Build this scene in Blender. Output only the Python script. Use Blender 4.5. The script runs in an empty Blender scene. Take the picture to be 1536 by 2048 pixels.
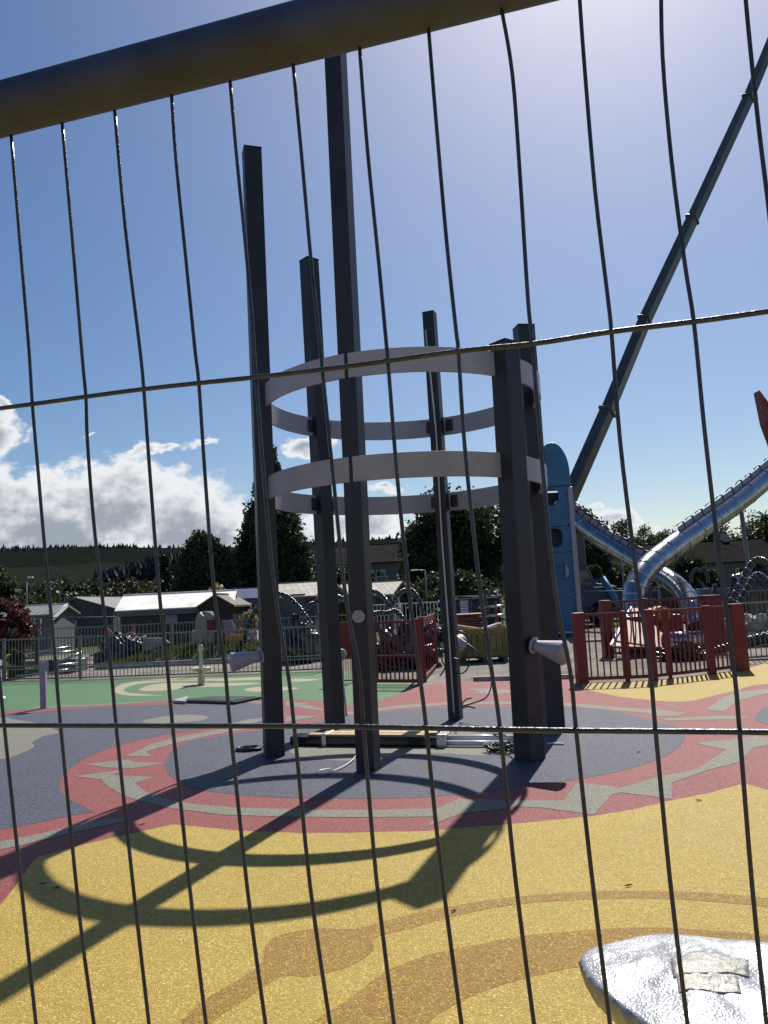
import bpy, bmesh, math, random
import numpy as np
from mathutils import Vector, Matrix
rng = np.random.default_rng(7)
random.seed(7)
S = bpy.context.scene
COL = S.collection
rad = math.radians

# ------------------------------------------------------------------ camera
FPX = 1560.0; EYE = 1.5; ROLL = rad(2.86); PITCH = math.atan(175 / FPX)
R0 = np.array([1, 0, 0.]); U0 = np.array([0, -math.sin(PITCH), math.cos(PITCH)]); FW = np.array([0, math.cos(PITCH), math.sin(PITCH)])
RT = math.cos(ROLL) * R0 - math.sin(ROLL) * U0
UP = math.sin(ROLL) * R0 + math.cos(ROLL) * U0
cd = bpy.data.cameras.new('camera'); cam = bpy.data.objects.new('camera', cd); COL.objects.link(cam)
cam.matrix_world = Matrix(((RT[0], UP[0], -FW[0], 0), (RT[1], UP[1], -FW[1], 0), (RT[2], UP[2], -FW[2], EYE), (0, 0, 0, 1)))
cd.sensor_fit = 'VERTICAL'; cd.sensor_height = 24.0; cd.lens = 24.0 * FPX / 2048.0
cd.clip_start = 0.02; cd.clip_end = 12000
S.camera = cam
S.render.resolution_x = 768; S.render.resolution_y = 1024
S.view_settings.view_transform = 'Standard'; S.view_settings.look = 'None'; S.view_settings.gamma = 1
S.view_settings.exposure = 0.4
SUN_EL, SUN_AZ = rad(49.0), rad(20.0)

# ------------------------------------------------------------------ node helper
class NT:
    def __init__(s, tree): s.t = tree; s.n = tree.nodes; s.l = tree.links
    def new(s, kind, **kw):
        n = s.n.new(kind)
        for k, v in kw.items(): setattr(n, k, v)
        return n
    def link(s, a, b): s.l.new(a, b)
    def put(s, sock, v):
        if hasattr(v, 'is_output') or isinstance(v, bpy.types.NodeSocket): s.l.new(v, sock)
        else: sock.default_value = v
    def math(s, op, a, b=None, c=None, clamp=False):
        n = s.new('ShaderNodeMath', operation=op); n.use_clamp = clamp
        s.put(n.inputs[0], a)
        if b is not None: s.put(n.inputs[1], b)
        if c is not None: s.put(n.inputs[2], c)
        return n.outputs[0]
    def mix(s, f, a, b):
        n = s.new('ShaderNodeMix', data_type='RGBA')
        s.put(n.inputs[0], f); s.put(n.inputs[6], a); s.put(n.inputs[7], b)
        return n.outputs[2]
    def noise(s, vec, scale, detail=4, rough=.55):
        n = s.new('ShaderNodeTexNoise'); n.inputs['Scale'].default_value = scale
        n.inputs['Detail'].default_value = detail; n.inputs['Roughness'].default_value = rough
        if vec is not None: s.link(vec, n.inputs['Vector'])
        return n.outputs['Fac']
    def ramp(s, f, lo, hi):
        n = s.new('ShaderNodeMapRange'); n.interpolation_type = 'SMOOTHSTEP'
        s.put(n.inputs[0], f); n.inputs[1].default_value = lo; n.inputs[2].default_value = hi
        return n.outputs[0]

# ------------------------------------------------------------------ world: daylight sky with cumulus near the horizon
def px_dir(x, y):
    return FW + RT * (x - 768) / FPX - UP * (y - 1024) / FPX
W = bpy.data.worlds.new('World'); S.world = W; W.use_nodes = True
w = NT(W.node_tree); w.n.clear()
sky = w.new('ShaderNodeTexSky', sky_type='NISHITA'); sky.sun_disc = False
sky.sun_elevation = SUN_EL; sky.sun_rotation = SUN_AZ; sky.air_density = 1.0; sky.dust_density = 0.85; sky.ozone_density = 2.0
bg = w.new('ShaderNodeBackground'); bg.inputs[1].default_value = 0.068
hs = w.new('ShaderNodeHueSaturation'); hs.inputs['Saturation'].default_value = 1.26; hs.inputs['Hue'].default_value = .504; w.link(sky.outputs[0], hs.inputs['Color']); w.link(hs.outputs[0], bg.inputs[0])
tc = w.new('ShaderNodeTexCoord'); sep = w.new('ShaderNodeSeparateXYZ'); w.link(tc.outputs['Generated'], sep.inputs[0])
yy = w.math('MAXIMUM', sep.outputs[1], 0.04)
cu = w.math('DIVIDE', sep.outputs[0], yy); cv = w.math('DIVIDE', sep.outputs[2], yy)
cmb = w.new('ShaderNodeCombineXYZ'); w.link(cu, cmb.inputs[0]); w.link(w.math('MULTIPLY', cv, 1.4), cmb.inputs[1])
CLOUDS = [(150, 1045, 330, 115, 1.15), (330, 1060, 170, 95, 1.1), (-60, 1030, 160, 110, 1.1), (440, 1070, 70, 60, .9), (-30, 860, 85, 75, 1.), (10, 815, 40, 45, .7),
          (290, 905, 52, 22, .85), (345, 895, 70, 22, .9), (405, 882, 42, 24, .85), (188, 874, 22, 11, .5), (620, 900, 70, 34, .9), (770, 975, 60, 24, .8),
          (700, 1050, 130, 45, .95), (850, 1030, 120, 30, .8), (1225, 1042, 75, 32, .9), (1180, 1020, 45, 12, .5), (1330, 1058, 90, 22, .8), (1520, 1038, 70, 25, .8), (1500, 845, 12, 9, .45),
          (-500, 980, 250, 90, 1.), (1900, 1000, 240, 70, .9), (-900, 900, 200, 90, .9), (2400, 950, 260, 90, .9)]
wn = w.new('ShaderNodeTexNoise'); wn.inputs['Scale'].default_value = 24; wn.inputs['Detail'].default_value = 5; w.link(cmb.outputs[0], wn.inputs['Vector']); wsep = w.new('ShaderNodeSeparateColor'); w.link(wn.outputs['Color'], wsep.inputs[0])
cuw = w.math('ADD', cu, w.math('MULTIPLY', w.math('SUBTRACT', wsep.outputs[0], .5), .085)); cvw = w.math('ADD', cv, w.math('MULTIPLY', w.math('SUBTRACT', wsep.outputs[1], .5), .055))
val = None
for (x, y, rx, ry, st) in CLOUDS:
    d = px_dir(x, y); u_, v_ = d[0] / d[1], d[2] / d[1]
    a = w.math('MULTIPLY', w.math('SUBTRACT', cuw, u_), FPX / rx); b = w.math('MULTIPLY', w.math('SUBTRACT', cvw, v_), FPX / ry)
    q = w.math('SUBTRACT', st * (.8 if ry <= 40 else 1.0), w.math('SQRT', w.math('ADD', w.math('MULTIPLY', a, a), w.math('MULTIPLY', b, b))))
    val = q if val is None else w.math('MAXIMUM', val, q)
nz = w.noise(cmb.outputs[0], 13, 9, .62)
nz2 = w.noise(cmb.outputs[0], 45, 6, .6)
val = w.math('ADD', w.math('MAXIMUM', val, -.8), w.math('ADD', w.math('MULTIPLY', w.math('SUBTRACT', nz, .48), 1.7), w.math('MULTIPLY', w.math('SUBTRACT', nz2, .5), .32)))
mask = w.ramp(val, 0.0, 0.30)
core = w.math('MULTIPLY', w.ramp(val, .28, .85), w.ramp(w.noise(cmb.outputs[0], 12, 6, .6), .30, .54))
ccol = w.mix(core, (.90, .92, .95, 1), (.36, .41, .47, 1))
bg2 = w.new('ShaderNodeBackground'); w.link(ccol, bg2.inputs[0]); bg2.inputs[1].default_value = 0.72
ms = w.new('ShaderNodeMixShader'); fwd = w.math('GREATER_THAN', sep.outputs[1], 0.05)
w.link(w.math('MULTIPLY', mask, fwd), ms.inputs[0]); w.link(bg.outputs[0], ms.inputs[1]); w.link(bg2.outputs[0], ms.inputs[2])
wo = w.new('ShaderNodeOutputWorld'); w.link(ms.outputs[0], wo.inputs[0])

sd = bpy.data.lights.new('sun', 'SUN'); sd.energy = 5.0; sd.angle = rad(.55); sd.color = (1, .95, .86)
so = bpy.data.objects.new('sun', sd); COL.objects.link(so)
sv = Vector((math.sin(SUN_AZ) * math.cos(SUN_EL), math.cos(SUN_AZ) * math.cos(SUN_EL), math.sin(SUN_EL)))
so.rotation_euler = sv.to_track_quat('Z', 'Y').to_euler(); so.location = (10, 20, 30)

# ------------------------------------------------------------------ geometry helpers
CAMP = np.array([0, 0, EYE])
def at(x, y, Y):                                   # photo pixel -> the point on it that lies Y metres ahead
    d = px_dir(x, y); return CAMP + d * Y / d[1]
def gr(x, y, z=0.0):                               # photo pixel -> the point on it at height z
    d = px_dir(x, y); return CAMP + d * (z - EYE) / d[2]
def xz(x, y, Y):
    p = at(x, y, Y); return p[0], p[2]

def spline(pts, per=8, closed=False):
    pts = [np.array(p, float) for p in pts]; n = len(pts); out = []
    rg = range(n if closed else n - 1)
    for i in rg:
        if closed: p0, p1, p2, p3 = pts[(i - 1) % n], pts[i], pts[(i + 1) % n], pts[(i + 2) % n]
        else: p0, p1, p2, p3 = pts[max(i - 1, 0)], pts[i], pts[i + 1], pts[min(i + 2, n - 1)]
        for k in range(per):
            t = k / per
            out.append(.5 * (2 * p1 + (p2 - p0) * t + (2 * p0 - 5 * p1 + 4 * p2 - p3) * t * t + (3 * p1 - p0 - 3 * p2 + p3) * t ** 3))
    if not closed: out.append(pts[-1])
    return out

def origin(o):
    v = Vector((0, 0, 0))
    while o is not None: v += o.location; o = o.parent
    return v

class MB:
    def __init__(s): s.v = []; s.f = []; s.sm = []
    def add(s, vs, fs, smooth=False):
        b = len(s.v); s.v += [tuple(map(float, q)) for q in vs]; s.f += [tuple(b + i for i in f) for f in fs]; s.sm += [smooth] * len(fs); return s
    def box(s, c, d, rz=0.0, M=None):
        x, y, z = [q / 2 for q in d]
        vs = [Vector((a * x, b * y, e * z)) for e in (-1, 1) for b in (-1, 1) for a in (-1, 1)]
        m = M if M is not None else Matrix.Rotation(rz, 3, 'Z')
        vs = [m @ v + Vector(c) for v in vs]
        return s.add(vs, [(0, 2, 3, 1), (4, 5, 7, 6), (0, 1, 5, 4), (2, 6, 7, 3), (0, 4, 6, 2), (1, 3, 7, 5)])
    def bar(s, p0, p1, wd, dp, roll=0.0):          # rectangular bar between two points
        p0, p1 = Vector(p0), Vector(p1); d = p1 - p0; q = d.to_track_quat('Z', 'Y').to_matrix()
        if abs(d.normalized().z) > .95: q = Vector((0, 0, 1)).rotation_difference(d).to_matrix()
        q = q @ Matrix.Rotation(roll, 3, 'Z')
        return s.box((p0 + p1) / 2, (wd, dp, d.length), M=q)
    def tube(s, path, r, n=10, cap=True, ell=1.0):
        P = [Vector(p) for p in path]; m = len(P); rr = r if hasattr(r, '__len__') else [r] * m
        T = [(P[min(i + 1, m - 1)] - P[max(i - 1, 0)]).normalized() for i in range(m)]
        nrm = T[0].orthogonal().normalized()
        if abs(T[0].z) < .98:
            nrm = (Vector((0, 0, 1)) - T[0] * T[0].z).normalized()
        vs = []
        for i in range(m):
            nrm = (nrm - T[i] * nrm.dot(T[i])).normalized(); b = T[i].cross(nrm)
            for k in range(n):
                a = 2 * math.pi * k / n
                vs.append(P[i] + (nrm * math.cos(a) * ell + b * math.sin(a)) * rr[i])
        fs = [(i * n + k, i * n + (k + 1) % n, (i + 1) * n + (k + 1) % n, (i + 1) * n + k) for i in range(m - 1) for k in range(n)]
        s.add(vs, fs, True)
        if cap:
            b = len(s.v) - len(vs)
            s.f += [tuple(b + k for k in reversed(range(n))), tuple(b + (m - 1) * n + k for k in range(n))]; s.sm += [False, False]
        return s
    def cyl(s, p0, p1, r0, r1=None, n=20): return s.tube([p0, p1], [r0, r0 if r1 is None else r1], n)
    def lathe(s, c, prof, n=28, rx=1.0, ry=1.0):
        c = Vector(c); m = len(prof)
        vs = [c + Vector((r * rx * math.cos(2 * math.pi * k / n), r * ry * math.sin(2 * math.pi * k / n), z)) for r, z in prof for k in range(n)]
        fs = [(i * n + k, i * n + (k + 1) % n, (i + 1) * n + (k + 1) % n, (i + 1) * n + k) for i in range(m - 1) for k in range(n)]
        return s.add(vs, fs, True)
    def poly(s, pts): return s.add(pts, [tuple(range(len(pts)))])
    def prism(s, poly, off):                       # extrude a flat polygon by a vector
        n = len(poly); off = Vector(off); vs = [Vector(p) for p in poly] + [Vector(p) + off for p in poly]
        return s.add(vs, [tuple(range(n)), tuple(reversed(range(n, 2 * n)))] + [(i, n + i, n + (i + 1) % n, (i + 1) % n) for i in range(n)])
    def build(s, name, m, parent=None, local=False, bevel=0.0, fix=True):
        me = bpy.data.meshes.new(name)
        o = origin(parent) if (parent is not None and not local) else Vector((0, 0, 0))
        me.from_pydata([(v[0] - o[0], v[1] - o[1], v[2] - o[2]) for v in s.v], [], s.f)
        me.polygons.foreach_set('use_smooth', s.sm)
        if fix:
            b = bmesh.new(); b.from_mesh(me); bmesh.ops.recalc_face_normals(b, faces=b.faces); b.to_mesh(me); b.free()
        me.materials.append(m); ob = bpy.data.objects.new(name, me); COL.objects.link(ob)
        if parent is not None: ob.parent = parent
        if bevel:
            mo = ob.modifiers.new('bevel', 'BEVEL'); mo.width = bevel; mo.segments = 2; mo.limit_method = 'ANGLE'
        return ob

def tag(o, label=None, cat=None, group=None, kind=None):
    for k, v in (('label', label), ('category', cat), ('group', group), ('kind', kind)):
        if v: o[k] = v
    return o
def thing(name, loc, label, cat, group=None, rz=0.0):
    o = bpy.data.objects.new(name, None); COL.objects.link(o); o.location = Vector([float(q) for q in loc]); o.rotation_euler = (0, 0, rz); o.empty_display_size = .2
    return tag(o, label, cat, group)
def copy_tree(o, parent=None):
    c = o.copy(); COL.objects.link(c); c.parent = parent
    for ch in list(o.children): copy_tree(ch, c)
    return c

# ------------------------------------------------------------------ materials
def mat(name, col, rough=.6, metal=0.0, var=.12, scale=6.0, bump=0.0, bscale=60.0, spec=.5, coat=0.0, dirt=None):
    m = bpy.data.materials.new(name); m.use_nodes = True; t = NT(m.node_tree); b = t.n['Principled BSDF']
    tc = t.new('ShaderNodeTexCoord').outputs['Object']
    f = t.noise(tc, scale, 6, .6)
    lo = tuple(c * (1 - var) for c in col) + (1,); hi = tuple(min(1, c * (1 + var)) for c in col) + (1,)
    c = t.mix(t.ramp(f, .3, .7), lo, hi)
    if dirt:
        f2 = t.ramp(t.noise(tc, scale * 2.7, 8, .7), .55, .72)
        c = t.mix(t.math('MULTIPLY', f2, dirt[1]), c, tuple(dirt[0]) + (1,))
    t.link(c, b.inputs['Base Color'])
    b.inputs['Metallic'].default_value = metal; b.inputs['Specular IOR Level'].default_value = spec; b.inputs['Coat Weight'].default_value = coat
    t.link(t.math('ADD', rough - .06, t.math('MULTIPLY', f, .12)), b.inputs['Roughness'])
    if bump:
        bp = t.new('ShaderNodeBump'); bp.inputs['Strength'].default_value = bump; bp.inputs['Distance'].default_value = .01
        t.link(t.noise(tc, bscale, 4), bp.inputs['Height']); t.link(bp.outputs[0], b.inputs['Normal'])
    return m

def rubber(name, col, alt, amt=.5):
    """wet-pour rubber: granules of two colours, matt, with glints painted in as a few pale cells"""
    m = bpy.data.materials.new(name); m.use_nodes = True; t = NT(m.node_tree); b = t.n['Principled BSDF']
    tc = t.new('ShaderNodeTexCoord').outputs['Object']
    v = t.new('ShaderNodeTexVoronoi'); v.inputs['Scale'].default_value = 170; t.link(tc, v.inputs['Vector'])
    sp = t.new('ShaderNodeSeparateColor'); t.link(v.outputs['Color'], sp.inputs[0])
    g = t.ramp(sp.outputs[0], .1, .95)
    big = t.ramp(t.noise(tc, .9, 5, .6), .3, .7); mid = t.noise(tc, 9, 5, .7)
    c = t.mix(t.math('MULTIPLY', g, amt), tuple(col) + (1,), tuple(alt) + (1,))
    cl = t.noise(tc, 48, 3, .75); c = t.mix(t.math('MULTIPLY', t.ramp(cl, .52, .75), .55), c, tuple(min(.9, q * 1.15 + .01) for q in alt) + (1,)); c = t.mix(t.math('MULTIPLY', t.ramp(cl, .46, .25), .55), c, tuple(q * .55 for q in col) + (1,))
    dk = tuple(q * .62 for q in col) + (1,)
    c = t.mix(t.math('MULTIPLY', t.ramp(sp.outputs[1], .55, 1.0), .6), c, dk)
    c = t.mix(t.math('MULTIPLY', big, .22), c, tuple(q * .72 for q in col) + (1,))
    c = t.mix(t.math('MULTIPLY', t.ramp(mid, .5, .75), .2), c, tuple(q * .6 for q in col) + (1,))
    c = t.mix(t.math('MULTIPLY', t.ramp(sp.outputs[2], .93, .97), .5), c, tuple(min(.85, q * 1.9 + .06) for q in alt) + (1,))  # brightest granules: sun sparkle mixed into the colour as pale cells
    t.link(c, b.inputs['Base Color'])
    t.link(t.math('ADD', .45, t.math('MULTIPLY', sp.outputs[2], .35)), b.inputs['Roughness']); b.inputs['Specular IOR Level'].default_value = .28
    bp = t.new('ShaderNodeBump'); bp.inputs['Strength'].default_value = .65; bp.inputs['Distance'].default_value = .004
    t.link(t.math('ADD', sp.outputs[0], t.math('MULTIPLY', v.outputs['Distance'], -1.2)), bp.inputs['Height']); t.link(bp.outputs[0], b.inputs['Normal'])
    return m

def foliage(name, col, tip, trans=.3, rough=.55):
    m = bpy.data.materials.new(name); m.use_nodes = True; t = NT(m.node_tree); b = t.n['Principled BSDF']
    gi = t.new('ShaderNodeNewGeometry').outputs['Random Per Island']
    tc = t.new('ShaderNodeTexCoord').outputs['Object']; f = t.ramp(t.noise(tc, .9, 4, .6), .35, .65)
    c = t.mix(f, tuple(col) + (1,), tuple(tip) + (1,)); c = t.mix(t.math('MULTIPLY', gi, .55), c, tuple(q * .45 for q in col) + (1,))
    t.link(c, b.inputs['Base Color']); b.inputs['Roughness'].default_value = rough; b.inputs['Specular IOR Level'].default_value = .35
    tr = t.new('ShaderNodeBsdfTranslucent'); t.link(c, tr.inputs[0]); mx = t.new('ShaderNodeMixShader'); mx.inputs[0].default_value = trans
    o = t.n['Material Output']; t.link(b.outputs[0], mx.inputs[1]); t.link(tr.outputs[0], mx.inputs[2]); t.link(mx.outputs[0], o.inputs[0])
    return m

def tiled(name, col, sx, sy, mortar=.5, rough=.6, off=.5):
    m = bpy.data.materials.new(name); m.use_nodes = True; t = NT(m.node_tree); b = t.n['Principled BSDF']
    uv = t.new('ShaderNodeUVMap').outputs[0]
    br = t.new('ShaderNodeTexBrick'); t.link(uv, br.inputs['Vector']); br.offset = off
    br.inputs['Scale'].default_value = 1; br.inputs['Brick Width'].default_value = sx; br.inputs['Row Height'].default_value = sy
    br.inputs['Mortar Size'].default_value = .018; br.inputs['Mortar Smooth'].default_value = .3
    br.inputs['Color1'].default_value = tuple(col) + (1,); br.inputs['Color2'].default_value = tuple(q * .75 for q in col) + (1,); br.inputs['Mortar'].default_value = tuple(q * mortar for q in col) + (1,)
    n = t.ramp(t.noise(t.new('ShaderNodeTexCoord').outputs['Object'], .8, 6, .65), .35, .7)
    t.link(t.mix(t.math('MULTIPLY', n, .35), br.outputs['Color'], tuple(q * .55 for q in col) + (1,)), b.inputs['Base Color']); b.inputs['Roughness'].default_value = rough; b.inputs['Specular IOR Level'].default_value = .0
    bp = t.new('ShaderNodeBump'); bp.inputs['Strength'].default_value = .6; bp.inputs['Distance'].default_value = .02
    t.link(t.math('SUBTRACT', 1.0, br.outputs['Fac']), bp.inputs['Height']); t.link(bp.outputs[0], b.inputs['Normal'])
    return m

M = dict(
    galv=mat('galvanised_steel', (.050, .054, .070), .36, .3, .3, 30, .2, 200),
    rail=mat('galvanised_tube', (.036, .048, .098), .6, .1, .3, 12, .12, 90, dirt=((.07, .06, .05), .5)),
    charcoal=mat('charcoal_paint', (.020, .022, .029), .45, 0, .25, 3, .06, 40, dirt=((.055, .053, .05), .4)),
    band=mat('light_grey_panel', (.35, .375, .425), .5, 0, .10, 2.2, .03, 30, dirt=((.24, .24, .25), .35)),
    bandlow=mat('warm_grey_panel', (.345, .355, .37), .5, 0, .10, 2.2, .03, 30, dirt=((.24, .24, .24), .35)),
    tube=mat('lilac_grey_paint', (.36, .33, .38), .4, 0, .06, 5),
    conduit=mat('white_conduit', (.6, .6, .6), .4),
    black=mat('black_rubber', (.018, .018, .02), .4),
    blackgloss=mat('black_plastic', (.014, .015, .018), .22, 0, .3, 8, .5, 14, coat=.4),
    red=mat('red_paint', (.16, .014, .019), .4, 0, .15, 5, dirt=((.09, .018, .02), .4)),
    yellowbar=mat('yellow_paint', (.55, .34, .03), .4),
    fence=mat('grey_green_paint', (.16, .175, .165), .4, 0, .15, 5),
    cardboard=mat('brown_cardboard', (.42, .30, .18), .8, 0, .15, 9),
    timber=mat('pale_timber', (.50, .38, .22), .7, 0, .25, 12),
    olive=mat('green_timber', (.21, .17, .065), .75, 0, .25, 5),
    plastic=mat('white_plastic', (.75, .75, .78), .3),
    glintgrey=mat('grey_glint', (.16, .16, .17), .25, 0, .3, 9),
    silvertape=mat('silver_tape', (.6, .62, .64), .25, .8, .2, 30, .6, 60),
    cream=mat('cream_metal', (.50, .48, .36), .3, .4),
    blue=mat('blue_panel', (.030, .135, .27), .4, 0, .12, 2),
    bluedark=mat('blue_truck_paint', (.012, .028, .085), .35, 0, .2, 3),
    steel=mat('stainless_steel', (.40, .40, .42), .22, 1., .2, 3, .12, 9),
    boom=mat('grey_boom_paint', (.055, .06, .064), .4, 0, .25, 1.5),
    glass=mat('dark_glass', (.02, .025, .03), .08, 0, .1, 3, spec=.8),
    greywall=mat('slate_grey_wall', (.060, .056, .068), .75, 0, .12, 1.2, .2, 20),
    greenwall=mat('dark_green_boards', (.022, .035, .028), .6, 0, .25, 1.5),
    beige=mat('beige_render', (.15, .14, .13), .85, 0, .14, .7, .2, 15),
    lilacwall=mat('lilac_grey_wall', (.11, .105, .125), .8, 0, .12, .8),
    boards=mat('weathered_boards', (.10, .088, .075), .8, 0, .25, 2.0, .4, 12),
    white=mat('white_trim', (.72, .72, .70), .5),
    sheetwhite=mat('white_sheet_roof', (.86, .83, .77), .45, 0, .12, 1.2, dirt=((.35, .27, .2), .6)),
    sheetgrey=mat('grey_sheet_roof', (.11, .11, .115), .5, 0, .15, 1.5),
    navy=mat('navy_sheet_roof', (.02, .026, .10), .45, 0, .2, 1.5),
    bin=mat('yellow_bin_plastic', (.48, .34, .05), .4, 0, .15, 4),
    orange=mat('orange_board', (.62, .24, .03), .5, 0, .15, 4),
    lilac=mat('lilac_board', (.24, .24, .34), .5),
    tarp=mat('beige_tarpaulin', (.27, .25, .205), .6, 0, .2, 4, .5, 8),
    bark=mat('bark', (.07, .055, .04), .9, 0, .3, 5, .5, 25),
    rock=mat('pale_rubble', (.34, .32, .29), .9, 0, .3, 6, .5, 20),
    wraps=mat('blue_plastic_wrap', (.009, .011, .022), .3, 0, .4, 8, .5, 15),
    rusty=mat('red_oxide_steel', (.20, .045, .03), .55, 0, .3, 5),
    pinkflag=mat('red_white_barrier_tape', (.55, .10, .10), .5, 0, .3, 12),
)

# ------------------------------------------------------------------ ground and rubber paving
gm = bpy.data.materials.new('ground'); gm.use_nodes = True; t = NT(gm.node_tree); b = t.n['Principled BSDF']
geo = t.new('ShaderNodeNewGeometry').outputs['Position']; sp_ = t.new('ShaderNodeSeparateXYZ'); t.link(geo, sp_.inputs[0])
n1 = t.noise(geo, .55, 8, .65); n2 = t.noise(geo, 6, 8, .7)
dirt = t.mix(t.ramp(n1, .35, .65), (.15, .135, .115, 1), (.27, .25, .22, 1)); dirt = t.mix(t.math('MULTIPLY', t.ramp(n2, .45, .7), .55), dirt, (.09, .08, .07, 1))
grass = t.mix(t.ramp(n1, .3, .7), (.05, .07, .025, 1), (.09, .10, .04, 1))
gf = t.ramp(t.math('ADD', sp_.outputs[1], t.math('MULTIPLY', n1, 10)), 33, 37)
t.link(t.mix(gf, dirt, grass), b.inputs['Base Color']); b.inputs['Roughness'].default_value = .95; b.inputs['Specular IOR Level'].default_value = .1
bp = t.new('ShaderNodeBump'); bp.inputs['Strength'].default_value = .9; bp.inputs['Distance'].default_value = .06; t.link(n2, bp.inputs['Height']); t.link(bp.outputs[0], b.inputs['Normal'])
gmb = MB(); gmb.poly([(-5000, -200, 0), (5000, -200, 0), (5000, 6000, 0), (-5000, 6000, 0)])
tag(gmb.build('ground', gm), kind='structure')

from mathutils.geometry import tessellate_polygon
def sheet(name, polys, z, m):
    mb = MB()
    for P in polys:
        pts = [gr(x, y) for x, y in P]; pts = [(p[0], p[1], z) for p in pts]
        tris = tessellate_polygon([[Vector(p) for p in pts]])
        fs = []
        for a, b_, c in tris:
            A, B, C_ = (Vector(pts[i]) for i in (a, b_, c))
            fs.append((a, b_, c) if (B - A).cross(C_ - A).z > 0 else (c, b_, a))
        mb.add(pts, fs)
    return tag(mb.build(name, m, fix=False), kind='structure')
def curve(P, per=5, closed=True): return [tuple(q) for q in spline(P, per, closed)]
Z6 = lambda L: [(x / 2, 1340 + y / 2) for x, y in L]            # readings taken on enlarged quarters of the photo
Z7 = lambda L: [(768 + x / 2, 1340 + y / 2) for x, y in L]
Z4 = lambda L: [(1136 + x / 3.84, 1040 + y / 3.84) for x, y in L]
Z3 = lambda L: [(760 + x / 3.84, 1040 + y / 3.84) for x, y in L]
ZB = lambda L: [(460 + x / 3.84, 1240 + y / 3.84) for x, y in L]

RED = rubber('red_rubber', (.195, .035, .036), (.31, .095, .09)); YEL = rubber('yellow_rubber', (.335, .222, .029), (.49, .365, .085), .75)
OCH = rubber('ochre_rubber', (.215, .108, .009), (.42, .265, .036), .6); BLU = rubber('blue_rubber', (.028, .031, .056), (.13, .14, .19))
GRY = rubber('grey_rubber', (.14, .135, .105), (.27, .26, .21)); GRN = rubber('green_rubber', (.05, .140, .055), (.09, .19, .095)); TAN = rubber('tan_rubber', (.30, .27, .17), (.4, .36, .25))
FAR = [(-700, 1398), (0, 1362), (170, 1358), (400, 1351), (640, 1342), (690, 1342), (835, 1371), (950, 1362), (1150, 1358), (1160, 1364), (1307, 1361), (1425, 1348), (1490, 1339), (1536, 1322), (2100, 1300)]
pts = [gr(*q) for q in FAR]
mb = MB(); loop = [(p[0], p[1], .0040) for p in pts] + [(9, 3, .0040), (6, -4, .0040), (-6, -4, .0040), (-14, 8, .0040)]
tr = tessellate_polygon([[Vector(p) for p in loop]]); fs = []
for a, b_, c in tr:
    A, B, C_ = (Vector(loop[i]) for i in (a, b_, c)); fs.append((a, b_, c) if (B - A).cross(C_ - A).z > 0 else (c, b_, a))
mb.add(loop, fs); tag(mb.build('red_paving', RED, fix=False), kind='structure')
# yellow: near field plus the far right tongue
up = Z6([(-700, 1150), (-300, 1060), (0, 945), (60, 870), (130, 772), (150, 752), (280, 715), (420, 680), (560, 650), (690, 620), (800, 630), (950, 645), (1200, 655), (1400, 654)]) + \
     Z7([(0, 650), (160, 648), (500, 620), (830, 588), (1000, 560), (1170, 520), (1300, 495), (1440, 456), (1600, 500), (1900, 560), (2300, 600)])
yl = [gr(*q) for q in up]
mb = MB(); loop = [(p[0], p[1], .0048) for p in yl] + [(5, -3, .0048), (-5, -3, .0048)]
tr = tessellate_polygon([[Vector(p) for p in loop]]); fs = []
for a, b_, c in tr:
    A, B, C_ = (Vector(loop[i]) for i in (a, b_, c)); fs.append((a, b_, c) if (B - A).cross(C_ - A).z > 0 else (c, b_, a))
mb.add(loop, fs); tag(mb.build('yellow_paving', YEL, fix=False), kind='structure')
far_y = curve([(1165, 1376), (1183, 1382), (1240, 1394), (1303, 1401), (1344, 1404), (1378, 1403), (1409, 1397), (1435, 1390), (1475, 1381), (1500, 1373), (1536, 1369), (1800, 1352)], 4, False)
sheet('yellow_paving_tongue', [[(1163, 1366), *far_y, (1900, 1309), (1536, 1324), (1490, 1341), (1425, 1350), (1307, 1362.5)]], .0048, YEL)
gl = curve([(-600, 1452), (-250, 1438), (0, 1423), (100, 1417), (200, 1410), (350, 1402), (440, 1397), (530, 1397), (600, 1400), (660, 1404), (700, 1411), (730, 1409), (770, 1398), (805, 1386), (835, 1374)], 4, False)
sheet('green_paving', [gl + [(690, 1343.5), (640, 1343), (400, 1352), (170, 1359), (0, 1363), (-690, 1399)]], .0048, GRN)
# blue ponds
pond = curve(Z6([(0, 640), (120, 620), (250, 592), (345, 575), (372, 568), (318, 540), (262, 507), (238, 467), (250, 430), (290, 390), (350, 350), (450, 310), (600, 272), (750, 246), (900, 228), (1010, 212),
                 (1060, 190), (1060, 165), (1040, 140), (980, 122), (750, 138), (600, 141), (400, 150), (200, 165), (0, 180), (-300, 200), (-700, 240), (-900, 420), (-600, 640), (-300, 690)]), 4)
ring = curve(Z6([(660, 375), (690, 322), (760, 286), (920, 258), (1050, 240)]) + [(590, 1453), (651, 1440), (700, 1430)] + Z7([(0, 170), (100, 160), (320, 150), (520, 148), (740, 150), (900, 165), (1000, 185), (1100, 210), (1180, 235), (1205, 265), (1180, 310), (1100, 358), (950, 405), (800, 435), (700, 450), (560, 465), (400, 490), (180, 510)]) +
             Z6([(1536, 516), (1200, 515), (1000, 505), (850, 490), (760, 470), (700, 440), (667, 405)]), 4)
rb = curve([(1511, 1441), (1516, 1428), (1536, 1412), (1600, 1398), (1800, 1395), (1950, 1420), (1900, 1460), (1700, 1475), (1580, 1460), (1540, 1452)], 4)
sheet('blue_paving', [pond, ring, rb], .0056, BLU)
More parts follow.
